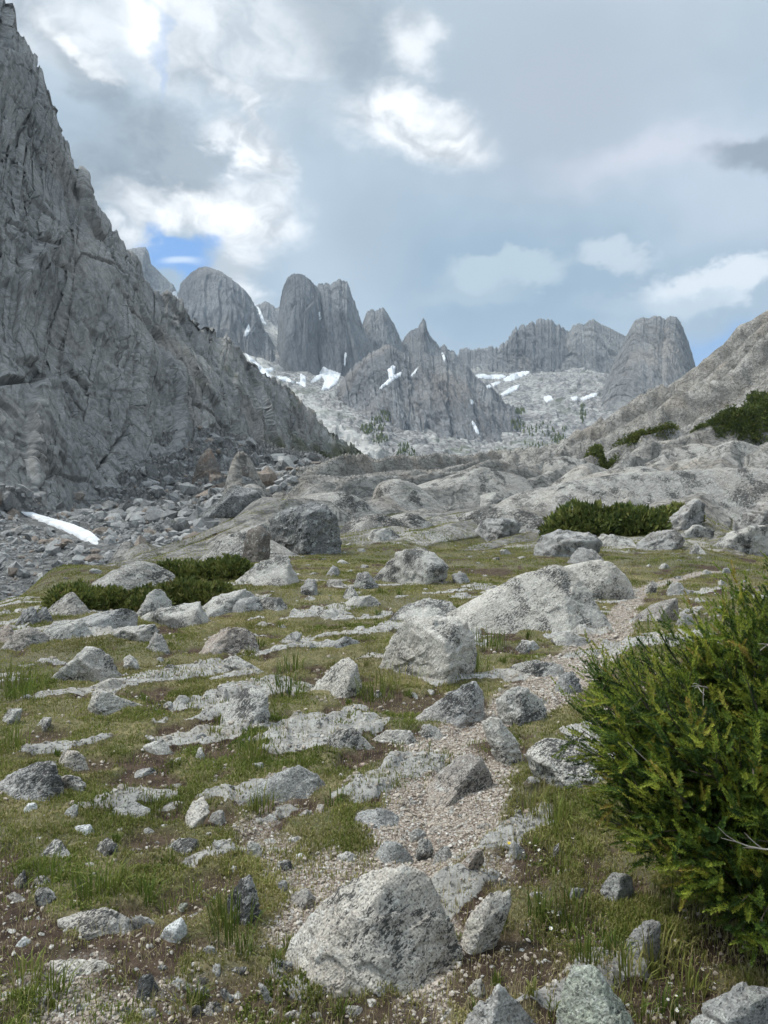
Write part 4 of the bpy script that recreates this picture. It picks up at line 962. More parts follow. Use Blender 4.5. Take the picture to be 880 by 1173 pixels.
while n_mid < 62 and tries < 4000:
    tries += 1
    px = r3.uniform(200 if r3.rand() < .8 else 20, 876); py = r3.uniform(602, 700)
    if px < 340 and py < 650 + (280 - px) * .2: continue
    if 560 < px < 750 and py > 690: continue
    w = (7 + 24 * r3.rand() ** 1.6) * (.55 + .45 * (py - 590) / 100); h = w * r3.uniform(.3, .6)
    if any(abs(px - c[0]) < (w + w2) * .5 and abs(py - c[1]) < (w + w2) * .28 for c, w2 in ALLR): continue
    if any(math.hypot(px - a, (py - b) * 2) < w * .5 + 12 for a, b in placed): continue
    k = r3.choice(4, p=[.45, .10, .30, .15]); lab = describe(px, py, MIX2[k][0])
    if not lab: continue
    n = r3.randint(5, 8); an = np.linspace(0, 2 * math.pi, n, endpoint=False) + r3.uniform(-.3, .3, n) + r3.uniform(0, 3)
    ol = [(px + w / 2 * math.cos(t) * r3.uniform(.8, 1.1), py + h / 2 * math.sin(t) * r3.uniform(.8, 1.1)) for t in an]
    add_rock('meadow_rock', ol, lab, None, MIX2[k][1], seed=5000 + n_mid * 7, cat='rock', group='rocks strewn over the upper meadow', sub=4, front=r3.uniform(.1, .7), top=r3.uniform(.2, .6))
    placed.append((px, py)); n_mid += 1
tries = 0
while n_auto < 190 and tries < 6000:
    tries += 1
    px = r3.uniform(4, 876); py = 650 + (1165 - 650) * r3.rand() ** .8
    if px > 660 + max(0, (760 - py)) * .5 and py > 690: continue
    if any(abs(px - c[0]) < w * .5 + 6 and abs(py - c[1]) < w * .35 + 6 for (o, c, s, w) in NAMED): continue
    if any(math.hypot(px - a, py - b) < 13 for a, b in placed): continue
    g = hit(px, py); d_, gr_, ga_ = masks(np.array([g[0]], np.float32), np.array([g[1]], np.float32))
    if r3.rand() > .25 + .8 * max(d_[0], gr_[0]): continue
    w = (5 + 14 * r3.rand() ** 2.2) * (1 + .5 * (py > 900)); h = w * r3.uniform(.4, .8)
    k = r3.choice(6, p=[.34, .32, .05, .08, .15, .06]); lab = describe(px, py, MIX[k][0])
    if not lab: continue
    n = r3.randint(5, 8); an = np.linspace(0, 2 * math.pi, n, endpoint=False) + r3.uniform(-.3, .3, n) + r3.uniform(0, 3)
    ol = [(px + w / 2 * math.cos(t) * r3.uniform(.8, 1.1), py + h / 2 * math.sin(t) * r3.uniform(.8, 1.1)) for t in an]
    add_rock('small_stone', ol, lab, None, MIX[k][1], seed=2000 + n_auto * 7, cat='stone', group='small stones lying about the meadow', sub=3 if w < 14 else 4, front=r3.uniform(.2, .9), top=r3.uniform(.2, .6), sharp=16)
    placed.append((px, py)); n_auto += 1
print('stones', n_auto, 'rocks', len(ROCKS))

# ---- rubble under the wall and loose gravel (uncountable)
def scatter_rocks(name, pts, sizes, mat, sub, seed, nvar=10, flat=.85, label=None, cat=None, sharp=12):
    V, Fc = ICO[sub]; r_ = np.random.RandomState(seed); base = []
    for k in range(nvar):
        n = r_.randn(14, 3); n /= np.linalg.norm(n, axis=1, keepdims=True); h = r_.uniform(.45, 1.0, 14)
        rr = ((np.maximum(V @ n.T, 0) / h) ** sharp).sum(1) ** (-1 / sharp); base.append(V * np.minimum(rr, 1.3)[:, None])
    base = np.array(base); N = len(pts)
    ax = r_.randn(N, 4); ax /= np.linalg.norm(ax, axis=1, keepdims=True); a, b, c, d = ax.T
    R = np.stack([1 - 2 * (c * c + d * d), 2 * (b * c - a * d), 2 * (b * d + a * c), 2 * (b * c + a * d), 1 - 2 * (b * b + d * d), 2 * (c * d - a * b), 2 * (b * d - a * c), 2 * (c * d + a * b), 1 - 2 * (b * b + c * c)], -1).reshape(-1, 3, 3)
    B = base[r_.randint(0, nvar, N)] * r_.uniform(.6, 1.2, (N, 1, 3))
    P = np.einsum('nij,nvj->nvi', R, B) * np.array([1, 1, flat]) * (sizes[:, None, None] * .5) + pts[:, None, :]
    FF = (Fc[None] + (np.arange(N) * len(V))[:, None, None]).reshape(-1, 3)
    o = mesh_np(name, P.reshape(-1, 3), FF, mat, smooth=False, kind='stuff', attrs={'tone': np.repeat(r_.rand(N), len(V))})
    if label: tag(o, label, cat)
    return o
def mat_rubble(name, a, b, warm):
    m = NT(name); P = m.pos(); t = m.attr('tone')
    c = m.mix(t, a, b); c = m.mix(m.ramp(t, .82, .86, 0, .8), c, warm)
    c = m.mix(1.0, c, m.vmath('SCALE', (1., 1., 1.), sc=m.ramp(m.noise(P, 3 if 'block' in name else 60, 5, .7), .3, .7, .7, 1.25)), 'MULTIPLY')
    return m.out(c, .95, m.bump(m.noise(P, 4 if 'block' in name else 90, 5, .7), .7, .15 if 'block' in name else .004), .15)
r4 = np.random.RandomState(5)
n = 60000; px = r4.uniform(-60, 420, n); Yv = np.exp(r4.uniform(math.log(24), math.log(215), n))
x = (px - CX) / F * Yv; z = ground_z(x, Yv)
ci = np.clip(np.interp(x / (Yv + C0), uu, np.arange(NC)), 0, NC - 1).astype(int); ri = np.clip(np.interp(Yv, rows, np.arange(NR)), 0, NR - 1).astype(int)
ok = (tal[ri, ci] > .45) | ((Yv > 80) & (px < 340) & (z > -4))
_sx = CX + F * x / Yv; _sy = HY - (z - EYE) * F / Yv
_on = (_sx > 20) & (_sx < 122) & (_sy > np.interp(_sx, [20, 64, 119], [584, 595, 618])) & (_sy < np.interp(_sx, [20, 66, 116], [594, 612, 632]))
ok = ok & ~_on; x, Yv, z = x[ok], Yv[ok], z[ok]; q = min(len(x), 22000); x, Yv, z = x[:q], Yv[:q], z[:q]
sz = .42 * r4.pareto(2.0, q).clip(0, 7) + .26; sz *= (Yv / 70) ** .45
scree_dark = (x < -24) & (Yv < 100); sz = np.where(scree_dark, sz * .7, sz)
scatter_rocks('rubble', np.stack([x, Yv, z + sz * .08], -1), sz, mat_rubble('rubble_blocks', (.20, .20, .195), (.37, .365, .35), (.22, .17, .13)), 2 if False else 1, 77, label='grey broken rubble filling the hollow under the wall', cat='rubble')
n = 320000; Yv = 1.9 + 11 * r4.rand(n) ** 1.7; px = r4.uniform(-20, 900, n); x = ((px - CX) / F * Yv)
dM, gM, aM = masks(x.astype(np.float32), Yv.astype(np.float32))
keep = r4.rand(n) < (gM * .8 + dM * .07 + .012) * np.clip(4.0 / Yv, .25, 1)
x, Yv = x[keep][:60000], Yv[keep][:60000]; q = len(x)
sz = (.0040 + .0045 * r4.rand(q) + .020 * r4.pareto(3.2, q).clip(0, 1.2) ** 1.3) * np.clip(Yv / 4, .8, 2)
scatter_rocks('gravel', np.stack([x, Yv, ground_z(x, Yv) + sz * .1], -1), sz, mat_rubble('gravel_chips', (.34, .285, .23), (.48, .42, .355), (.55, .52, .47)), 1, 78, label='pinkish grey granite gravel strewn on the path and bare soil', cat='gravel')
print('rocks done')
# ------------------------------------------------------------------ grass, bush, flowers, trees
def mat_leaf(name, cols, rough=.7, trans=.3, noise_sc=1.2):
    m = NT(name); t = m.attr('tone'); P = m.pos()
    cr = m.n('ShaderNodeValToRGB'); m.L.new(t, cr.inputs[0]); e = cr.color_ramp.elements
    e[0].position = 0; e[0].color = (*cols[0][1], 1); e[1].position = cols[-1][0]; e[1].color = (*cols[-1][1], 1)
    for p, c in cols[1:-1]:
        k = e.new(p); k.color = (*c, 1)
    c = m.mix(1.0, cr.outputs[0], m.vmath('SCALE', (1., 1., 1.), sc=m.ramp(m.noise(P, noise_sc, 3, .5), .3, .7, .75, 1.2)), 'MULTIPLY')
    return m.out(c, rough, None, .2, trans=trans)
M_grass = mat_leaf('grass_blades', [(0, (.075, .115, .022)), (.35, (.155, .19, .038)), (.62, (.25, .235, .075)), (.82, (.36, .31, .15)), (1, (.46, .38, .23))])
def footprint_clear(x, y):
    keep = np.ones(len(x), bool)
    for fx, fy, a, b in FOOT:
        if fy > 22: continue
        m = np.abs(x - fx) < a
        if m.any():
            idx = np.where(m)[0]
            d = ((x[idx] - fx) / (a * .86)) ** 2 + ((y[idx] - fy) / (b * .86)) ** 2
            keep[idx[d < 1]] = False
    return keep
def blades(name, x, y, z, h, w, tone, mat, lean=.6, seed=3, label=None, cat=None, az=None):
    r_ = np.random.RandomState(seed); n = len(x)
    a = r_.uniform(0, 2 * math.pi, n) if az is None else az; ln = np.abs(r_.normal(0, lean, n)).clip(0, 1.4)
    dx, dy = np.cos(a), np.sin(a); sx, sy = -dy, dx
    base = np.stack([x, y, z], -1); H = h[:, None]
    d = np.stack([dx, dy, 0 * dx], -1); s = np.stack([sx, sy, 0 * dx], -1) * (w[:, None] * .5)
    up = np.array([0, 0, 1.])
    m_ = base + up * H * .55 * np.cos(ln * .5)[:, None] + d * H * .55 * np.sin(ln * .5)[:, None]
    t_ = m_ + up * H * .5 * np.cos(ln * 1.3)[:, None] + d * H * .5 * np.sin(ln * 1.3)[:, None]
    V = np.stack([base - s - up * .02, base + s - up * .02, m_ + s * .8, m_ - s * .8, t_], 1)
    i = np.arange(n)[:, None] * 5
    Fc = np.concatenate([i + np.array([[0, 1, 2]]), i + np.array([[0, 2, 3]]), i + np.array([[3, 2, 4]])])
    o = mesh_np(name, V.reshape(-1, 3), Fc, mat, smooth=False, kind='stuff', attrs={'tone': np.repeat(tone, 5)})
    if label: tag(o, label, cat)
    return o
r5 = np.random.RandomState(21)
n = 1700000
Yv = 1.9 * (30 / 1.9) ** r5.rand(n); px = r5.uniform(-60, 940, n); x = (px - CX) / F * Yv; y = Yv
dM, gM, aM = masks(x.astype(np.float32), y.astype(np.float32))
clump = fbm(xyz(x, y, 1.6).astype(np.float32), 3, 311); clump2 = fbm(xyz(x, y, 7.).astype(np.float32), 2, 312)
dens = (1 - .97 * gM) * (1 - .9 * dM) * (.25 + .75 * sstep(-.15, .30, clump + .6 * clump2)) * .66
dens *= np.where(px > 640, 1.0, 1.0)
keep = r5.rand(n) < dens; z = ground_z(x, y); keep &= z > -1.3
x, y, clump, clump2, dM = x[keep], y[keep], clump[keep], clump2[keep], dM[keep]
k2 = footprint_clear(x, y); x, y, clump, clump2, dM = x[k2], y[k2], clump[k2], clump2[k2], dM[k2]
n = len(x); print('blades', n)
pt_ = fbm(xyz(x, y, .5, 3).astype(np.float32), 3, 314)
tone = np.clip(.52 + .55 * pt_ - .42 * clump + r5.normal(0, .13, n) + .10 * sstep(5, 12, y) + .25 * (r5.rand(n) > .90), 0, 1)
h = (.009 + .018 * r5.rand(n) + .038 * np.clip(clump + .4 * clump2, 0, 1)) * (1 + .5 * sstep(6, 14, y))
w = .0026 + .0021 * y ** .9 * .35
blades('grass', x, y, ground_z(x, y), h, w, tone, M_grass, label='short olive and straw-tipped alpine grass covering the meadow', cat='grass', lean=1.0)
# longer tufts
tufts = []
cand = [(268,1070,70),(255,1055,40),(640,1000,40),(655,1060,50),(670,1100,45),(700,1090,40),(540,770,60),(450,790,90),(430,800,60),(600,680,40),(560,740,60),(330,790,60),(610,930,45),(640,945,50),(755,1110,60),(720,1130,50),(790,1140,50),(60,1140,50),(30,1130,50),(420,1080,20),(120,1020,55),(100,1025,45),(170,1030,35),(620,1050,45),(300,930,40),(290,870,40),(15,860,50),(60,1010,40),(520,1080,20),(225,1150,30),(370,1110,35),(400,1110,25),(10,780,45),(30,790,60),(20,800,40),(335,770,45),(760,1160,50),(700,1160,40)]
for (a_, b_, c_) in cand:
    g = hit(a_, b_); tufts.append((g[0], g[1], c_ / F * g[1]))
for _ in range(60):
    g = hit(r5.uniform(0, 880), 640 + 530 * r5.rand()); 
    d1, g1, _a = masks(np.array([g[0]], np.float32), np.array([g[1]], np.float32))
    if g1[0] < .4: tufts.append((g[0], g[1], r5.uniform(.04, .10) * (1 + g[1] * .05)))
xs, ys, hs, tn, azs = [], [], [], [], []
for k, (tx, ty, s_) in enumerate(tufts):
    m_ = 46 if k < len(cand) else 26
    a = r5.uniform(0, 2 * math.pi, m_); rr = s_ * .35 * np.sqrt(r5.rand(m_))
    if k < len(cand): m_ = m_
    xs.append(tx + rr * np.cos(a)); ys.append(ty + rr * np.sin(a)); hs.append(s_ * r5.uniform(.5, 1.15, m_).clip(0, 2) * .8); tn.append(np.clip(r5.uniform(.05, .6) + r5.normal(0, .12, m_), 0, 1)); azs.append(a + r5.normal(0, .5, m_))
xs, ys, hs, tn, azs = map(np.concatenate, (xs, ys, hs, tn, azs)); hs = np.clip(hs, .03, .20)
blades('grass_tufts', xs, ys, ground_z(xs, ys), hs, .0035 + .0007 * ys, tn, M_grass, lean=.8, seed=8, label='longer green grass tufts beside the stones', cat='grass', az=azs)
# broad-leaved low plants (tiny leaves hugging the ground)
n = 90000; Yv = 2.0 + 6 * r5.rand(n) ** 1.5; px = r5.uniform(-20, 900, n); x = (px - CX) / F * Yv
cl = fbm(xyz(x, Yv, 2.3).astype(np.float32), 3, 401); dM, gM, aM = masks(x.astype(np.float32), Yv.astype(np.float32))
kp = (cl > .22) & (gM < .5) & footprint_clear(x, Yv); x, Yv, cl = x[kp], Yv[kp], cl[kp]; n = len(x)
blades('ground_cover', x, Yv, ground_z(x, Yv) + .004, .010 + .012 * r5.rand(n), .006 + .005 * r5.rand(n), np.clip(r5.normal(.3, .15, n), 0, 1), M_grass, lean=1.1, seed=9, label='mats of tiny-leaved green ground plants between the stones', cat='ground cover')
# dead straw and litter
n = 16000; Yv = 1.95 + 5 * r5.rand(n) ** 1.5; px = r5.uniform(-20, 900, n); x = (px - CX) / F * Yv
dM, gM, aM = masks(x.astype(np.float32), Yv.astype(np.float32)); kp = (r5.rand(n) < .3 + dM) & (gM < .8) & footprint_clear(x, Yv); x, Yv = x[kp], Yv[kp]; n = len(x)
blades('straw', x, Yv, ground_z(x, Yv) + .012, .02 + .05 * r5.rand(n), .0018 + 0 * x, np.clip(r5.normal(.9, .07, n), 0, 1), M_grass, lean=1.6, seed=10, label='dead straw lying on the brown soil', cat='dead straw')

# ---- conifer bush: main limbs, branches, shoots, needles
M_needle = mat_leaf('spruce_needles', [(0, (.020, .045, .012)), (.38, (.050, .095, .018)), (.60, (.165, .23, .03)), (.82, (.38, .40, .055)), (1, (.36, .21, .07))], rough=.55, trans=.25, noise_sc=3)
def mat_bark(name, a, b):
    m = NT(name); P = m.pos(); c = m.mix(m.ramp(m.noise(P, 40, 5, .7), .3, .7), a, b)
    return m.out(c, .9, m.bump(m.noise(m.scalev(P, (1, 1, .3)), 90, 4, .7), .8, .004))
M_bark = mat_bark('twig_bark', (.05, .042, .03), (.11, .09, .065)); M_dead = mat_bark('dead_wood', (.22, .19, .16), (.40, .36, .32))
def tubes(name, segs, mat, parent=None, sides=5):
    """segs: list of (points (k,3), radii (k,))"""
    Vs, Fs, o = [], [], 0
    for Pp, R in segs:
        Pp = np.asarray(Pp, float); k = len(Pp); t = np.gradient(Pp, axis=0); t /= np.linalg.norm(t, axis=1, keepdims=True) + 1e-9
        u = np.cross(t, [0.3, 0.2, .93]); u /= np.linalg.norm(u, axis=1, keepdims=True) + 1e-9; v = np.cross(t, u)
        an = np.linspace(0, 2 * math.pi, sides, endpoint=False)
        ring = Pp[:, None] + (u[:, None] * np.cos(an)[None, :, None] + v[:, None] * np.sin(an)[None, :, None]) * np.asarray(R)[:, None, None]
        Vs.append(ring.reshape(-1, 3)); Fs.append(grid_faces(k, sides, True) + o); o += k * sides
    return mesh_np(name, np.concatenate(Vs), np.concatenate(Fs), mat, parent=parent)
def needles(P, D, S, nn, ln, wd, seed, spread=.95):
    """needle quads round shoots: P base (m,3), D unit dir, S shoot length"""
    r_ = np.random.RandomState(seed); m = len(P)
    t = r_.rand(m, nn); an = r_.uniform(0, 2 * math.pi, (m, nn))
    ref = np.tile([[.2, .1, 1.]], (m, 1)); U = np.cross(D, ref); U /= np.linalg.norm(U, axis=1, keepdims=True) + 1e-9; W = np.cross(D, U)
    base = P[:, None] + D[:, None] * (S[:, None] * t)[..., None]
    rad = U[:, None] * np.cos(an)[..., None] + W[:, None] * np.sin(an)[..., None]
    al = (spread + .25) * (1 - .5 * t) * r_.uniform(.7, 1.2, t.shape)
    nd = D[:, None] * np.cos(al)[..., None] + rad * np.sin(al)[..., None]; nd[..., 2] += .12
    sd = np.cross(nd, rad) ; sd /= np.linalg.norm(sd, axis=-1, keepdims=True) + 1e-9
    L = ln * (1 - .25 * t) * r_.uniform(.75, 1.15, t.shape); wv = sd * (wd * .5)
    tip = base + nd * L[..., None]; mid = base + nd * (L * .5)[..., None]
    V = np.stack([base, mid + wv, tip, mid - wv], 2).reshape(-1, 3)
    i = np.arange(m * nn)[:, None] * 4
    return V, i + np.array([[0, 1, 2, 3]])
def bez(a, b, c, n): t = np.linspace(0, 1, n)[:, None]; return a * (1 - t) ** 2 + 2 * b * t * (1 - t) + c * t * t

def conifer_bush(name, label, cat, root, centre, radii, n_limb, n_side, ln, seed, main=(-1., -.15, .35), surf=None, group=None, nn=78, needle=.0135, nw=.0030, shoot=(.055, .085), deadw=True):
    r_ = np.random.RandomState(seed); e = empty(name, root); tag(e, label, cat, group); R0 = np.array(root)
    limbs, SP, SD, SS, ST = [], [], [], [], []
    centre = np.array(centre); radii = np.array(radii)
    for k in range(n_limb):
        while True:
            d = r_.randn(3); d /= np.linalg.norm(d)
            if d[2] > -.45 and (d[1] < .45 or r_.rand() < .25): break
        tip = centre + d * radii * r_.uniform(.74, 1.0) * (1 + .10 * math.sin(5 * d[0] + 3 * d[2] + seed))
        mid = (R0 + tip) / 2 + np.array([0, 0, .12 * radii[2]]) + r_.randn(3) * .06 * radii
        B = bez(R0 + r_.randn(3) * [.08, .08, .02], mid, tip, 9); limbs.append((B, np.linspace(.009, .0012, 9)))
        tone0 = np.clip(r_.normal(.5, .2), 0, .92)
        for j in range(n_side):
            f = .48 + .52 * (j + r_.rand()) / n_side; i0 = f * 8; a = int(min(i0, 7)); p = B[a] + (B[a + 1] - B[a]) * (i0 - a); t = B[a + 1] - B[a]; t /= np.linalg.norm(t)
            sd = t * .6 + r_.randn(3) * .62 + np.array(main) * .30; sd /= np.linalg.norm(sd)
            L = ln * r_.uniform(.6, 1.3) * (1.15 - .4 * f)
            q = bez(p, p + sd * L * .5, p + sd * L + np.array([0, 0, .18 * L]), 5)
            if r_.rand() < .3: limbs.append((q, np.linspace(.0030, .0012, 5)))
            for s in range(int(L / (shoot[0] * .75)) + 2):
                g = min(.98, (s + r_.rand() * .8) / (L / (shoot[0] * .75) + 1.5)); ii = g * 4; b = int(min(ii, 3)); pp = q[b] + (q[b + 1] - q[b]) * (ii - b)
                dd = (q[b + 1] - q[b]); dd /= np.linalg.norm(dd); dd = dd * .9 + r_.randn(3) * .30 + np.array(main) * .22; dd /= np.linalg.norm(dd)
                SP.append(pp); SD.append(dd); SS.append(r_.uniform(*shoot))
                out = np.linalg.norm((pp - centre) / radii)
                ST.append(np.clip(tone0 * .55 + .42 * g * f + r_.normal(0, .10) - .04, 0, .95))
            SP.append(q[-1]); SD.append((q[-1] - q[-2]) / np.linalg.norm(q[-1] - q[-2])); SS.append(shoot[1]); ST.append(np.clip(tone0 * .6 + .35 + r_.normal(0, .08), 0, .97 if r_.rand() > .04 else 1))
    SP, SD, SS, ST = np.array(SP), np.array(SD), np.array(SS), np.array(ST)
    V, Fc = needles(SP, SD, SS, nn, needle, nw, seed)
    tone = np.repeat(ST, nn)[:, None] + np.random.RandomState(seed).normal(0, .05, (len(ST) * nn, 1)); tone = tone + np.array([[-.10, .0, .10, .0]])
    print(name, 'shoots', len(SP), 'needles', len(Fc))
    gz = V[:, 2]
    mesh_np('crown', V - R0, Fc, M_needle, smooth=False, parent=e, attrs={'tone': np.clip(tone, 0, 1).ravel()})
    tubes('trunk', [(b - R0, r) for b, r in limbs], M_bark, parent=e)
    if deadw:
        dl = []
        for k in range(16):
            d = r_.randn(3); d /= np.linalg.norm(d); d[1] = -abs(d[1]); d[2] = abs(d[2]); p = centre + d * radii * r_.uniform(.84, .97); dl = []
            dd = np.array(main) * .8 + r_.randn(3) * .4; dd /= np.linalg.norm(dd); L = r_.uniform(.12, .24)
            q = bez(p, p + dd * L * .5 + r_.randn(3) * .02, p + dd * L + r_.randn(3) * .02, 6); dl.append((q - R0, np.linspace(.0032, .0009, 6)))
            for b in range(r_.randint(2, 6)):
                i = r_.randint(1, 5); d2 = dd + r_.randn(3) * .6; d2 /= np.linalg.norm(d2); l2 = L * r_.uniform(.15, .4)
                dl.append((bez(q[i], q[i] + d2 * l2 * .5 + r_.randn(3) * .005, q[i] + d2 * l2, 4) - R0, np.linspace(.0018, .0007, 4)))
            tubes('dead_twig', dl, M_dead, parent=e)
    return e
g = hit(860, 1060)
conifer_bush('conifer_shrub', 'big bright green wind-bent conifer shrub filling the right foreground', 'conifer shrub', (1.50, 2.95, ground_z(1.50, 2.95)), (1.60, 2.80, .54), (.82, .74, .70), 560, 8, .13, 5)
# low shrubs in the middle distance
def far_shrub(name, label, px0, px1, pyt, pyb, seed, tones, n=3000, depth=1.0, group=None, cat='shrub', lf=None):
    r_ = np.random.RandomState(seed); cx = (px0 + px1) / 2; b = hit(cx, pyb); Y = b[1]; W = (px1 - px0) / F * Y; Hh = (pyb - pyt) / F * Y * .80
    e = empty(name, tuple(b)); tag(e, label, cat, group)
    k = max(5, int(W / (Hh + .01) * 3)); cxs = r_.uniform(-.5, .5, k) * W * .82; cys = r_.uniform(0, 1, k) * W * .35 * depth; rad = Hh * r_.uniform(.45, .75, k)
    lf = lf or Hh * .085
    idx = r_.randint(0, k, n); d = r_.randn(n, 3); d /= np.linalg.norm(d, axis=1, keepdims=True); d[:, 2] = np.abs(d[:, 2])
    rr = rad[idx] * r_.uniform(.55, 1.1, n)
    base = np.stack([cxs[idx] + d[:, 0] * rr * 1.5, cys[idx] + d[:, 1] * rr * 1.3, d[:, 2] * rr * 1.25], -1)
    base[:, 2] += ground_z(base[:, 0] + b[0], base[:, 1] + b[1]) - b[2]
    ntw = 5
    dirs = d[:, None] * .6 + r_.randn(n, ntw, 3) * .55 + [0, 0, .7]; dirs /= np.linalg.norm(dirs, axis=-1, keepdims=True)
    sd = np.cross(dirs, r_.randn(n, ntw, 3)); sd /= np.linalg.norm(sd, axis=-1, keepdims=True)
    L = lf * r_.uniform(1.2, 3.2, (n, ntw, 1)); bb = base[:, None] + 0 * dirs
    V = np.stack([bb, bb + dirs * L * .5 + sd * L * .16, bb + dirs * L, bb + dirs * L * .5 - sd * L * .16], 2).reshape(-1, 3)
    Fc = np.arange(n * ntw)[:, None] * 4 + np.array([[0, 1, 2, 3]])
    tone = np.repeat(np.clip(tones[0] + tones[1] * r_.randn(n) + .25 * (fbm((base / (Hh + .01)).astype(np.float32) * 1.5, 2, seed)), 0, 1), ntw * 4)
    mesh_np('crown', V, Fc, M_shrub, smooth=False, parent=e, attrs={'tone': tone})
    st = [(bez(np.array([cxs[i] * .4, cys[i] * .5, ground_z(cxs[i] * .4 + b[0], cys[i] * .5 + b[1]) - b[2] - .05]), np.array([cxs[i] * .8, cys[i], rad[i] * .5]), np.array([cxs[i], cys[i], rad[i] * 1.1]), 4), np.linspace(.03, .01, 4) * Hh) for i in range(k)]
    tubes('trunk', st, M_bark, parent=e)
    return e
M_shrub = mat_leaf('shrub_leaves', [(0, (.055, .085, .024)), (.4, (.13, .155, .040)), (.7, (.23, .235, .065)), (.9, (.33, .28, .12)), (1, (.28, .19, .11))], rough=.7, trans=.2, noise_sc=.8)
far_shrub('low_shrub', 'dense dark green shrub with rusty tips on the slope before the tilted wedge', 650, 745, 563, 612, 31, (.32, .2), 5200)
far_shrub('low_shrub', 'brown-tinged lower shrub at the right end of the dense dark green one', 728, 790, 572, 606, 32, (.5, .2), 2200)
far_shrub('juniper_mat', 'broad olive juniper mat below the rust-brown block', 150, 278, 634, 668, 33, (.38, .18), 6500, lf=.035)
far_shrub('juniper_mat', 'lower left part of the juniper patch, behind the rim rocks', 62, 185, 662, 700, 34, (.42, .18), 6500, lf=.030)
far_shrub('juniper_mat', 'thin tongue of juniper running behind the stepped ledge', 180, 262, 656, 690, 35, (.45, .18), 4500, lf=.03)
far_shrub('slope_shrub', 'fresh green shrub patch high on the right slope at the edge', 842, 905, 462, 484, 36, (.25, .15), 3500)
far_shrub('slope_shrub', 'dark green strip of shrub lower on the right slope', 790, 850, 482, 495, 37, (.25, .15), 2600)
far_shrub('slope_shrub', 'olive shrub tucked in a crease of the right slope', 738, 778, 487, 500, 38, (.4, .15), 1800)
far_shrub('slope_shrub', 'small olive shrub at the lower end of the right slope', 712, 740, 492, 508, 39, (.4, .15), 1200)
far_shrub('slope_shrub', 'dark rounded shrub where the slabs meet the right slope', 668, 708, 514, 530, 40, (.35, .15), 2200)

# ---- flowers
M_pet = NT('white_petals').out((.80, .80, .76), .6) if False else None
def simple(name, c, r=.7):
    m = NT(name); return m.out(c, r)
M_petal, M_yel, M_stem = simple('petal_white', (.78, .78, .74)), simple('petal_yellow', (.75, .55, .03)), simple('flower_stem', (.07, .12, .03))
def flower_proto(pm):
    e = empty('wildflower'); V, Fq = [], []; k = 6
    for i in range(k):
        a = 2 * math.pi * i / k; c, s = math.cos(a), math.sin(a); c1, s1 = math.cos(a + .42), math.sin(a + .42); c2, s2 = math.cos(a - .42), math.sin(a - .42); o = len(V)
        V += [(0, 0, .055), (.0058 * c1, .0058 * s1, .057), (.010 * c, .010 * s, .060), (.0058 * c2, .0058 * s2, .057)]; Fq.append([o, o + 1, o + 2, o + 3])
    mesh_np('petals', np.array(V), np.array(Fq), pm, smooth=False, parent=e)
    I, Ff = ICO[1]; mesh_np('flower_centre', I * [.0025, .0025, .002] + [0, 0, .0565], Ff, M_yel, parent=e)
    tubes('stem', [(np.array([[0, 0, -.01], [.003, 0, .03], [0, 0, .055]]), [.001, .0009, .0008])], M_stem, parent=e)
    return e
FL = [(602,975),(607,962),(613,968),(609,985),(622,972),(618,980),(626,985),(621,1032),(617,1041),(629,1044),(627,1048),(626,1062),(631,1067),(641,1050),(799,1113),(807,1119),(816,1117),(812,1126),(768,1138),(765,1142),(775,1148),(769,1151),(775,1160),(655,962)]
proto = flower_proto(M_petal)
def copy_tree(o, parent=None):
    c = o.copy(); COL.objects.link(c); c.parent = parent
    for ch in list(o.children): copy_tree(ch, c)
    return c
for i, (a_, b_) in enumerate(FL):
    g = hit(a_, b_ + 12); o = proto if i == 0 else copy_tree(proto)
    o.location = (g[0], g[1], g[2] + .005); o.rotation_euler = (r5.uniform(.1, .6), r5.uniform(-.3, .3), r5.uniform(0, 6)); sc_ = r5.uniform(.55, .9); o.scale = (sc_,) * 3
    tag(o, 'tiny white wildflower in the turf left of and below the big conifer shrub', 'wildflower', 'tiny white wildflowers near the conifer shrub')
yp = flower_proto(M_yel); g = hit(582, 976); yp.location = tuple(g); yp.rotation_euler = (.5, 0, 0); tag(yp, 'single yellow wildflower beside the pale path stones', 'wildflower')

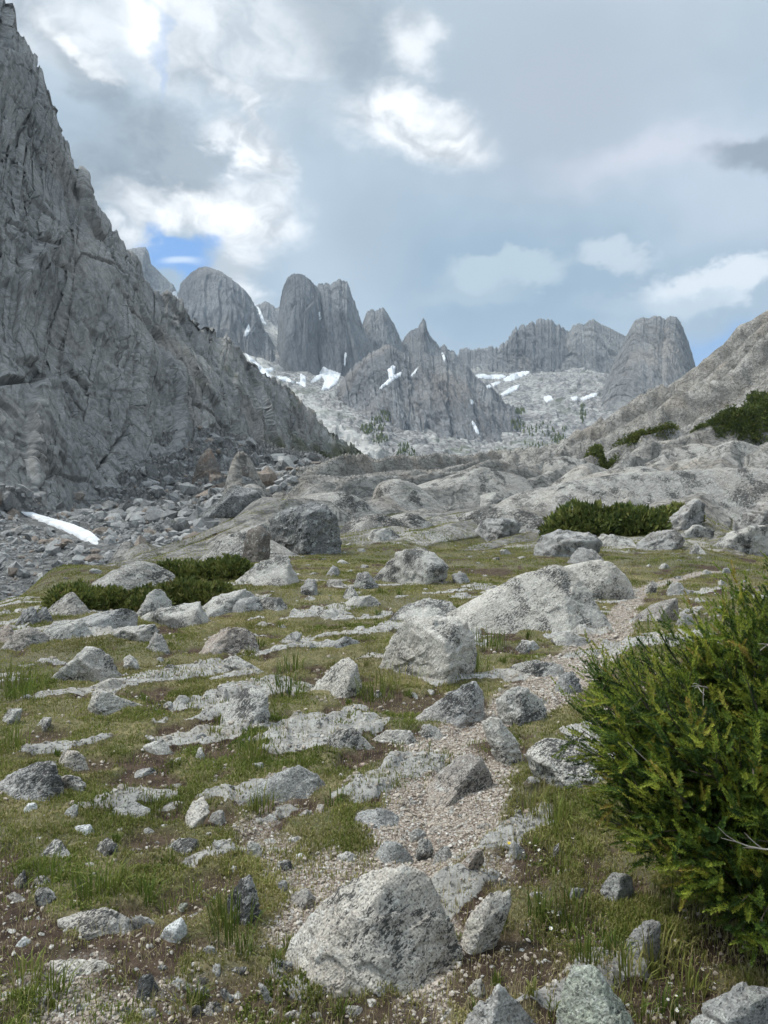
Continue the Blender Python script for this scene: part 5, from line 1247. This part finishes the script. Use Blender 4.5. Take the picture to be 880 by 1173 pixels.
# ---- distant vegetation: dark groves
from mathutils.bvhtree import BVHTree
farB = [BVHTree.FromObject(o, bpy.context.evaluated_depsgraph_get()) for o in [far] + peaks] 
bpy.context.view_layer.update()
def ray_far(px, py):
    d = Vector(((px - CX) / F, 1, (HY - py) / F)).normalized(); best = None
    for b in farB:
        h_ = b.ray_cast(Vector((0, 0, EYE)), d, 9000)
        if h_[0] is not None and (best is None or h_[3] < best[2]): best = (h_[0], h_[1], h_[3])
    return best
def grove(name, polys, label, seed, n):
    r_ = np.random.RandomState(seed); Vs, Fs, T_ = [], [], []; o = 0
    for _ in range(n):
        cx, cy, rx, ry = polys[r_.randint(len(polys))]; a = r_.uniform(0, 6.28); q = math.sqrt(r_.rand())
        h_ = ray_far(cx + rx * q * math.cos(a), cy + ry * q * math.sin(a))
        if not h_: continue
        p = np.array(h_[0]); Y = p[1]; H_ = r_.uniform(2.6, 5.0) / F * Y; tone = r_.uniform(0, .5); Rr = H_ * r_.uniform(.22, .34)
        for L in range(4):
            z0 = H_ * (.08 + .22 * L); z1 = z0 + H_ * .40; rr = Rr * (1 - .2 * L); k = 6; an = np.arange(k) * 2 * math.pi / k + r_.rand()
            ring = np.stack([rr * np.cos(an) * r_.uniform(.7, 1.2, k), rr * np.sin(an) * r_.uniform(.7, 1.2, k), z0 + r_.uniform(-.05, .05, k) * H_], -1)
            V = np.concatenate([ring, [[0, 0, min(z1, H_)]]]) + p; Vs.append(V)
            Fs.append(np.array([[i, (i + 1) % k, k] for i in range(k)]) + o); o += k + 1; T_ += [tone] * (k + 1)
    ob = mesh_np(name, np.concatenate(Vs), np.concatenate(Fs), M_shrub, smooth=False, kind='stuff', attrs={'tone': np.array(T_)})
    tag(ob, label, 'grove')
grove('forest', [(433,487,10,10),(440,478,8,6),(420,492,8,5),(436,503,10,6),(466,522,12,9),(462,514,7,6),(480,530,8,4)], 'dark conifer groves below the waterfall cliff', 3, 260)
grove('forest', [(592,487,7,6),(640,503,9,5),(596,472,6,3),(556,528,8,5),(620,492,30,8),(625,510,30,6),(668,474,3,12),(585,520,25,5)], 'scattered dark conifers on the valley slopes below the jagged ridge', 4, 300)

# ---- snow
M_snow = None
def mat_snow():
    m = NT('old_snow'); P = m.pos(); c = m.mix(m.ramp(m.noise(P, .35, 5, .6), .4, .75), (.72, .74, .76), (.46, .46, .45))
    return m.out(c, .6, m.bump(m.noise(P, .2, 5, .6), .4, .6), .3)
M_snow = mat_snow()
wallB = BVHTree.FromObject(wall, bpy.context.evaluated_depsgraph_get()); groundB = None
def snow(poly, label, lift=1.2, near_=False, res=1.0, seed=0):
    """snow lying on the rock: the patch's outline sampled on the slope, with thickness"""
    P = np.array(poly, float); x0, y0 = P.min(0) - 1; x1, y1 = P.max(0) + 1; st = res
    xs_ = np.arange(x0, x1 + st, st); ys_ = np.arange(y0, y1 + st, st); r_ = np.random.RandomState(seed + 3)
    def inside(x, y):
        c = False; j = len(P) - 1
        for i in range(len(P)):
            if (P[i, 1] > y) != (P[j, 1] > y) and x < (P[j, 0] - P[i, 0]) * (y - P[i, 1]) / (P[j, 1] - P[i, 1]) + P[i, 0]: c = not c
            j = i
        return c
    pts, ins = {}, {}
    for i, xx in enumerate(xs_):
        for j, yy in enumerate(ys_):
            jx = xx + r_.uniform(-.3, .3) * st; jy = yy + r_.uniform(-.3, .3) * st
            if near_: q = hit(jx, jy)
            else:
                h_ = ray_far(jx, jy)
                if not h_: continue
                q = np.array(h_[0])
            pts[i, j] = q; ins[i, j] = inside(jx, jy)
    V, idx, Fq = [], {}, []
    def vid(k, up):
        if (k, up) not in idx:
            p = pts[k].copy(); p[2] += (lift if up else -lift); p[1] -= (lift * .7 if up else 0); idx[k, up] = len(V); V.append(p)
        return idx[k, up]
    for i in range(len(xs_) - 1):
        for j in range(len(ys_) - 1):
            ks = [(i, j), (i + 1, j), (i + 1, j + 1), (i, j + 1)]
            if not all(k in pts for k in ks) or sum(ins[k] for k in ks) < 2: continue
            dd = [pts[k][1] for k in ks]
            if max(dd) - min(dd) > .12 * min(dd): continue
            Fq.append([vid(k, sum(ins[k2] for k2 in ks) >= 0 and ins[k]) for k in ks])
    if not Fq: print('no snow', label); return
    o = mesh_np('snow_patch', np.array(V), np.array(Fq), M_snow); tag(o, label, 'snow patch', 'old snow patches', 'thing')
SN = [
 ([(352,431),(360,433),(372,440),(384,438),(390,428),(394,418),(386,414),(380,426),(372,424),(374,416),(368,422),(362,428)], 'broad white snow fan under the right twin tower') if False else
 ([(366,428),(370,420),(378,424),(391,428),(386,440),(376,446),(368,448),(372,436)], 'broad white snow fan under the right twin tower'),
 ([(355,438),(362,431),(370,428),(368,434),(360,438)], 'thin snow finger left of the broad snow fan'),
 ([(315,431),(328,432),(334,436),(342,440),(350,444),(351,432),(344,428),(344,438),(334,438),(322,436)], 'forked snow patch under the left twin tower'),
 ([(302,423),(313,421),(314,425),(306,427)], 'small snow patch at the foot of the dome'),
 ([(280,404),(284,406),(300,420),(318,440),(316,443),(300,432),(288,418)], 'long snow strip along the edge of the left wall'),
 ([(293,351),(297,352),(305,372),(302,372),(296,362)], 'snow gully between dome and dark ridge'),
 ([(198,334),(203,334),(204,348),(200,350),(196,344)], 'snow gully between square summit and dome'),
 ([(395,404),(397,404),(396,419),(394,419)], 'narrow snow couloir right of the twin towers'),
 ([(444,424),(450,418),(454,421),(451,430),(460,426),(462,421),(460,430),(448,438),(436,446),(434,445),(446,434)], 'branching snow patch on the central buttress'),
 ([(476,424),(480,419),(479,424),(472,432),(470,431)], 'slim snow streak right of the branching patch'),
 ([(544,430),(552,428),(560,430),(572,429),(580,430),(578,433),(560,434),(548,433)], 'flat snow band below the jagged ridge, left end'),
 ([(576,434),(588,428),(600,425),(608,426),(602,430),(588,436),(578,437)], 'rising snow band below the jagged ridge, right end'),
 ([(557,442),(570,437),(575,438),(566,443),(558,445)], 'short snow patch below the flat snow band'),
 ([(573,452),(586,443),(596,440),(594,445),(580,453),(574,455)], 'slanted snow streak low on the ridge apron'),
 ([(622,455),(630,453),(634,457),(628,461),(624,459)], 'small snow spot below the triangular peak'),
 ([(652,456),(660,454),(664,457),(658,459)], 'snow spot at the start of the ledge under the great dome'),
 ([(665,456),(678,451),(685,450),(684,453),(674,457),(666,459)], 'thin snow line on the ledge under the great dome'),
 ([(540,482),(544,485),(547,491),(550,497),(548,499),(543,492)], 'thin snow streak low on the valley slopes'),
 ([(538,458),(542,459),(543,463),(540,463)], 'tiny snow dot on the central buttress right side'),
 ([(505,405),(508,404),(511,412),(509,414)], 'snow chute right of the needle peak'),
 ([(365,357),(367,357),(368,366),(366,367)], 'snow speck in the cleft between the twin towers'),
 ([(282,376),(285,371),(287,377),(284,384),(279,386)], 'snow speck on the right shoulder of the dome'),
]
for i, (p, l) in enumerate(SN): snow(p, l, seed=i, res=.9, lift=2.0)

def snow_tongue(top, bot, label, thick, n=70, m=14):
    """snow bank between an upper and a lower edge traced on the slope, domed, with real thickness"""
    T_, _ = polyresample(top, n); B_, _ = polyresample(bot, n); G3 = np.empty((m, n, 3))
    for j in range(m):
        v = j / (m - 1)
        for i in range(n): G3[j, i] = hit(*(T_[i] * (1 - v) + B_[i] * v))
    G3 = smooth_grid(G3, 10); v = np.linspace(0, 1, m)[:, None]; u = np.linspace(0, 1, n)[None]
    G3[..., 2] += thick * (np.minimum(1, 4 * v * (1 - v) * 1.6) * np.minimum(1, 8 * u * (1 - u))) - .05 + .10 * fbm((G3 * .8).astype(np.float32), 3, 5)
    lo = G3.copy(); lo[..., 2] -= .8
    V = np.concatenate([G3.reshape(-1, 3), lo.reshape(-1, 3)]); Fq = grid_faces(m, n); k = m * n
    o = mesh_np('snow_patch', V, np.concatenate([Fq, Fq[:, ::-1] + k]), M_snow); tag(o, label, 'snow patch', 'old snow patches', 'thing')
snow_tongue([(22,586),(40,590),(64,596),(86,602),(103,609),(118,619)], [(26,589),(44,597),(64,605),(82,613),(96,621),(112,626)], 'long tongue of old white snow on the rubble below the left wall', .45)
print('veg done')
# ------------------------------------------------------------------ sky, sun, air, camera
SUN = Vector((-.62, .10, .98)).normalized()
def make_world():
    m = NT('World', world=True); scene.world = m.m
    tc = m.n('ShaderNodeTexCoord'); D = m.vmath('NORMALIZE', tc.outputs['Generated'])
    sx = m.n('ShaderNodeSeparateXYZ'); m.L.new(D, sx.inputs[0]); x, y, z = sx.outputs
    el = math.asin(SUN.z); rot = math.atan2(SUN.x, SUN.y)
    sky = m.n('ShaderNodeTexSky', sky_type='NISHITA', sun_disc=False, sun_elevation=el, sun_rotation=rot, altitude=3000, air_density=1.0, dust_density=.6, ozone_density=1.0)
    # cloud coordinates: azimuth and elevation, the clouds keep their bearing in the world
    az = m.math('ARCTAN2', x, y); eln = m.math('ARCSINE', z)
    cmb = m.n('ShaderNodeCombineXYZ'); m.L.new(az, cmb.inputs[0]); m.L.new(eln, cmb.inputs[1]); A = cmb.outputs[0]
    st = m.scalev(D, (1, 1, 1.5))
    w1 = m.noise(st, 4.5, 3, .6, out='Color')
    Aw = m.vmath('ADD', A, m.vmath('SCALE', m.vmath('SUBTRACT', w1, (.5, .5, .5)), sc=.12))
    A2 = m.vmath('ADD', A, m.vmath('SCALE', m.vmath('SUBTRACT', m.noise(st, 11, 4, .6, out='Color'), (.5, .5, .5)), sc=.13))
    fine = m.noise(m.vmath('ADD', st, m.vmath('SCALE', w1, sc=.25)), 9, 6, .6)
    soft = m.noise(m.vmath('ADD', st, m.vmath('SCALE', w1, sc=.12)), 3.2, 4, .55)
    def blob(px, py, rx, ry, ang=0, lo=1.0, hi=.35, wv=None):
        a0 = math.atan2(px - CX, F); e0 = math.atan2(HY - py, math.hypot(F, px - CX))
        v = m.vmath('SUBTRACT', wv or Aw, (a0, e0, 0))
        v = m.rotv(v, (0, 0, math.radians(ang)), (rx / F, ry / F, 1))
        # mapping TEXTURE divides by scale after rotating back
        return m.ramp(m.vmath('LENGTH', v), lo, hi)
    g = .1   # world strength; colours below are display radiance / g
    def C(r, gg, b): return tuple(.80 * c / g for c in (r, gg, b))
    base = m.mix(m.ramp(soft, .35, .68), C(.26, .35, .44), C(.38, .465, .55))
    base = m.mix(m.ramp(eln, .30, .62, 0, .45), base, C(.50, .53, .55))
    col = base
    def lay(mask, c, k=1.0):
        nonlocal col
        col = m.mix(m.math('MULTIPLY', mask, k), col, c)
    tex = m.ramp(fine, .33, .62)
    white = m.mix(tex, C(.42, .46, .50), C(.92, .93, .94)); grey = m.mix(tex, C(.185, .225, .27), C(.30, .345, .39))
    A3 = m.vmath('ADD', A, m.vmath('SCALE', m.vmath('SUBTRACT', m.noise(st, 8, 5, .62, out='Color'), (.5, .5, .5)), sc=.13))
    # bright veils first, grey bellies over them, sunlit rims last
    lay(blob(250, 60, 200, 90, -10, 1.0, .2, A3), white, .55)
    lay(blob(60, 30, 90, 60, 0, 1.0, .3, A3), white, .5)
    lay(blob(100, 210, 150, 62, 0, 1.0, .25, A3), grey, .9)
    lay(blob(210, 185, 110, 50, -32, 1.0, .3, A3), grey, .95)
    lay(blob(85, 80, 95, 34, -30, 1.0, .25, A3), grey, .75); lay(blob(210, 70, 60, 30, -35, 1.0, .3, A3), grey, .4)
    lay(blob(400, 45, 110, 55, -20, 1.0, .2, A3), grey, .65)
    lay(blob(640, 110, 230, 140, 0, 1.0, .1), C(.34, .385, .45), .8)
    lay(blob(560, 330, 190, 95, 0, 1.0, .1), C(.235, .33, .43), .9); lay(blob(430, 270, 110, 110, 0, 1.0, .1), C(.29, .365, .44), .8)
    lay(blob(270, 130, 95, 17, -36, 1.0, .2, A3), white, .8); lay(blob(290, 182, 75, 22, -20, 1.0, .2, A3), white, 1.0)
    lay(blob(235, 245, 120, 36, -5, 1.0, .25, A3), white, 1.0); lay(blob(300, 225, 60, 45, 0, 1.0, .2, A3), white, .7)
    lay(blob(280, 315, 50, 60, 0, 1.0, .3, A3), white, .85); lay(blob(150, 275, 60, 26, 0, 1.0, .3, A3), white, .8)
    lay(blob(80, 55, 70, 16, -25, 1.0, .2, A3), white, .7); lay(blob(160, 30, 40, 34, -30, 1.0, .3, A3), white, .7)
    lay(blob(470, 145, 118, 52, -10, 1.0, .3, A3), white, .95); lay(blob(470, 160, 70, 16, -15, 1.0, .2, A3), grey, .45); lay(blob(480, 50, 48, 34, 0, 1.0, .2, A3), white, .6)
    lay(blob(585, 312, 92, 26, 0, 1.0, .55, A3), C(.40, .49, .55), .85); lay(blob(545, 345, 90, 24, 0, 1.0, .3, A3), C(.34, .43, .50), .7)
    lay(blob(820, 322, 95, 30, 8, 1.0, .6, A3), C(.64, .69, .74), .9); lay(blob(760, 350, 110, 22, 0, 1.0, .3, A3), C(.36, .45, .53), .7); lay(blob(705, 297, 45, 18, -10, 1.0, .4, A3), C(.50, .57, .63), .7)
    lay(blob(760, 170, 170, 46, 8, 1.0, .1, A3), C(.52, .545, .62), .8); lay(blob(840, 230, 120, 60, 0, 1.0, .1), C(.43, .49, .57), .6)
    lay(blob(866, 158, 60, 26, 0, 1.0, .25, A3), C(.20, .24, .29), .85)
    cover = m.math('SUBTRACT', 1, m.math('MULTIPLY', blob(204, 292, 56, 30, 12, 1.0, .35, A2), .98))
    cover = m.math('MULTIPLY', cover, m.math('SUBTRACT', 1, m.math('MULTIPLY', blob(176, 50, 11, 60, 6, 1.0, .2, A2), .30)))
    cover = m.math('MULTIPLY', cover, m.math('SUBTRACT', 1, m.math('MULTIPLY', blob(840, 395, 120, 26, 0, 1.0, .4), .6)))
    # thin wisp over the blue gap
    wisp = m.math('MULTIPLY', blob(205, 300, 34, 8, 5, 1.0, .2), .6)
    # unseen overcast overhead, brightened to light the ground, most of all round the sun
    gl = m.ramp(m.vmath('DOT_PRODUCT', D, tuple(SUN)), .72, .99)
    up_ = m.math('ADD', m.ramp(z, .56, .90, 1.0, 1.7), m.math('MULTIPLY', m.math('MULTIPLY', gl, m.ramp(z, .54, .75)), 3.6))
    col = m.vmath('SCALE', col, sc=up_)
    blue = m.mix(1.0, sky.outputs[0], (1.0, 1.0, 1.0), 'MULTIPLY')
    blue = m.mix(.7, blue, C(.12, .31, .68))
    blue = m.mix(wisp, blue, C(.7, .78, .86))
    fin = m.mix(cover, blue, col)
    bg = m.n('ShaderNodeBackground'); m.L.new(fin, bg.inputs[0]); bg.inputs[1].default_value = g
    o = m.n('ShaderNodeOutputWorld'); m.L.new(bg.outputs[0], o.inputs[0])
make_world()
scene.world.cycles.sampling_method = 'MANUAL'; scene.world.cycles.sample_map_resolution = 512
sl = bpy.data.lights.new('sun', 'SUN'); sl.energy = 1.5; sl.angle = math.radians(10); sl.color = (1, .94, .84)
so = bpy.data.objects.new('sun', sl); so.rotation_euler = (-SUN).to_track_quat('-Z', 'Y').to_euler(); COL.objects.link(so)

HAZE = True
if HAZE:
    x0, x1, y0, y1, z0, z1 = -3600, 3600, -400, 4600, -400, 960
    V = [(x, y, z) for x in (x0, x1) for y in (y0, y1) for z in (z0, z1)]
    Fc = [(0, 1, 3, 2), (4, 6, 7, 5), (0, 4, 5, 1), (2, 3, 7, 6), (0, 2, 6, 4), (1, 5, 7, 3)]
    hm = bpy.data.materials.new('air'); hm.use_nodes = True; t = hm.node_tree; t.nodes.clear()
    pv = t.nodes.new('ShaderNodeVolumePrincipled'); pv.inputs['Color'].default_value = (.72, .86, 1, 1)
    pv.inputs['Density'].default_value = .00008; pv.inputs['Anisotropy'].default_value = .2
    pv.inputs['Density Attribute'].default_value = ''
    oo = t.nodes.new('ShaderNodeOutputMaterial'); t.links.new(pv.outputs[0], oo.inputs['Volume'])
    hz = mesh_np('haze', V, Fc, hm, smooth=False, kind='stuff')

cam = bpy.data.cameras.new('camera'); co = bpy.data.objects.new('camera', cam); COL.objects.link(co)
co.location = (0, 0, EYE); co.rotation_euler = (math.pi / 2, 0, 0)
cam.sensor_fit = 'HORIZONTAL'; cam.sensor_width = 36; cam.lens = 36 * F / 880; cam.shift_y = -26.5 / 880
cam.clip_start = .05; cam.clip_end = 12000
scene.camera = co
vs = scene.view_settings; vs.view_transform = 'Standard'; vs.look = 'None'; vs.exposure = .82; vs.gamma = 1; vs.use_curve_mapping = False
scene.cycles.use_denoising = True
scene.cycles.use_adaptive_sampling = True; scene.cycles.adaptive_threshold = .02
scene.cycles.max_bounces = 5; scene.cycles.diffuse_bounces = 2; scene.cycles.glossy_bounces = 1; scene.cycles.volume_bounces = 0
scene.cycles.transmission_bounces = 2; scene.cycles.transparent_max_bounces = 4
scene.render.use_persistent_data = False
print('scene ready')
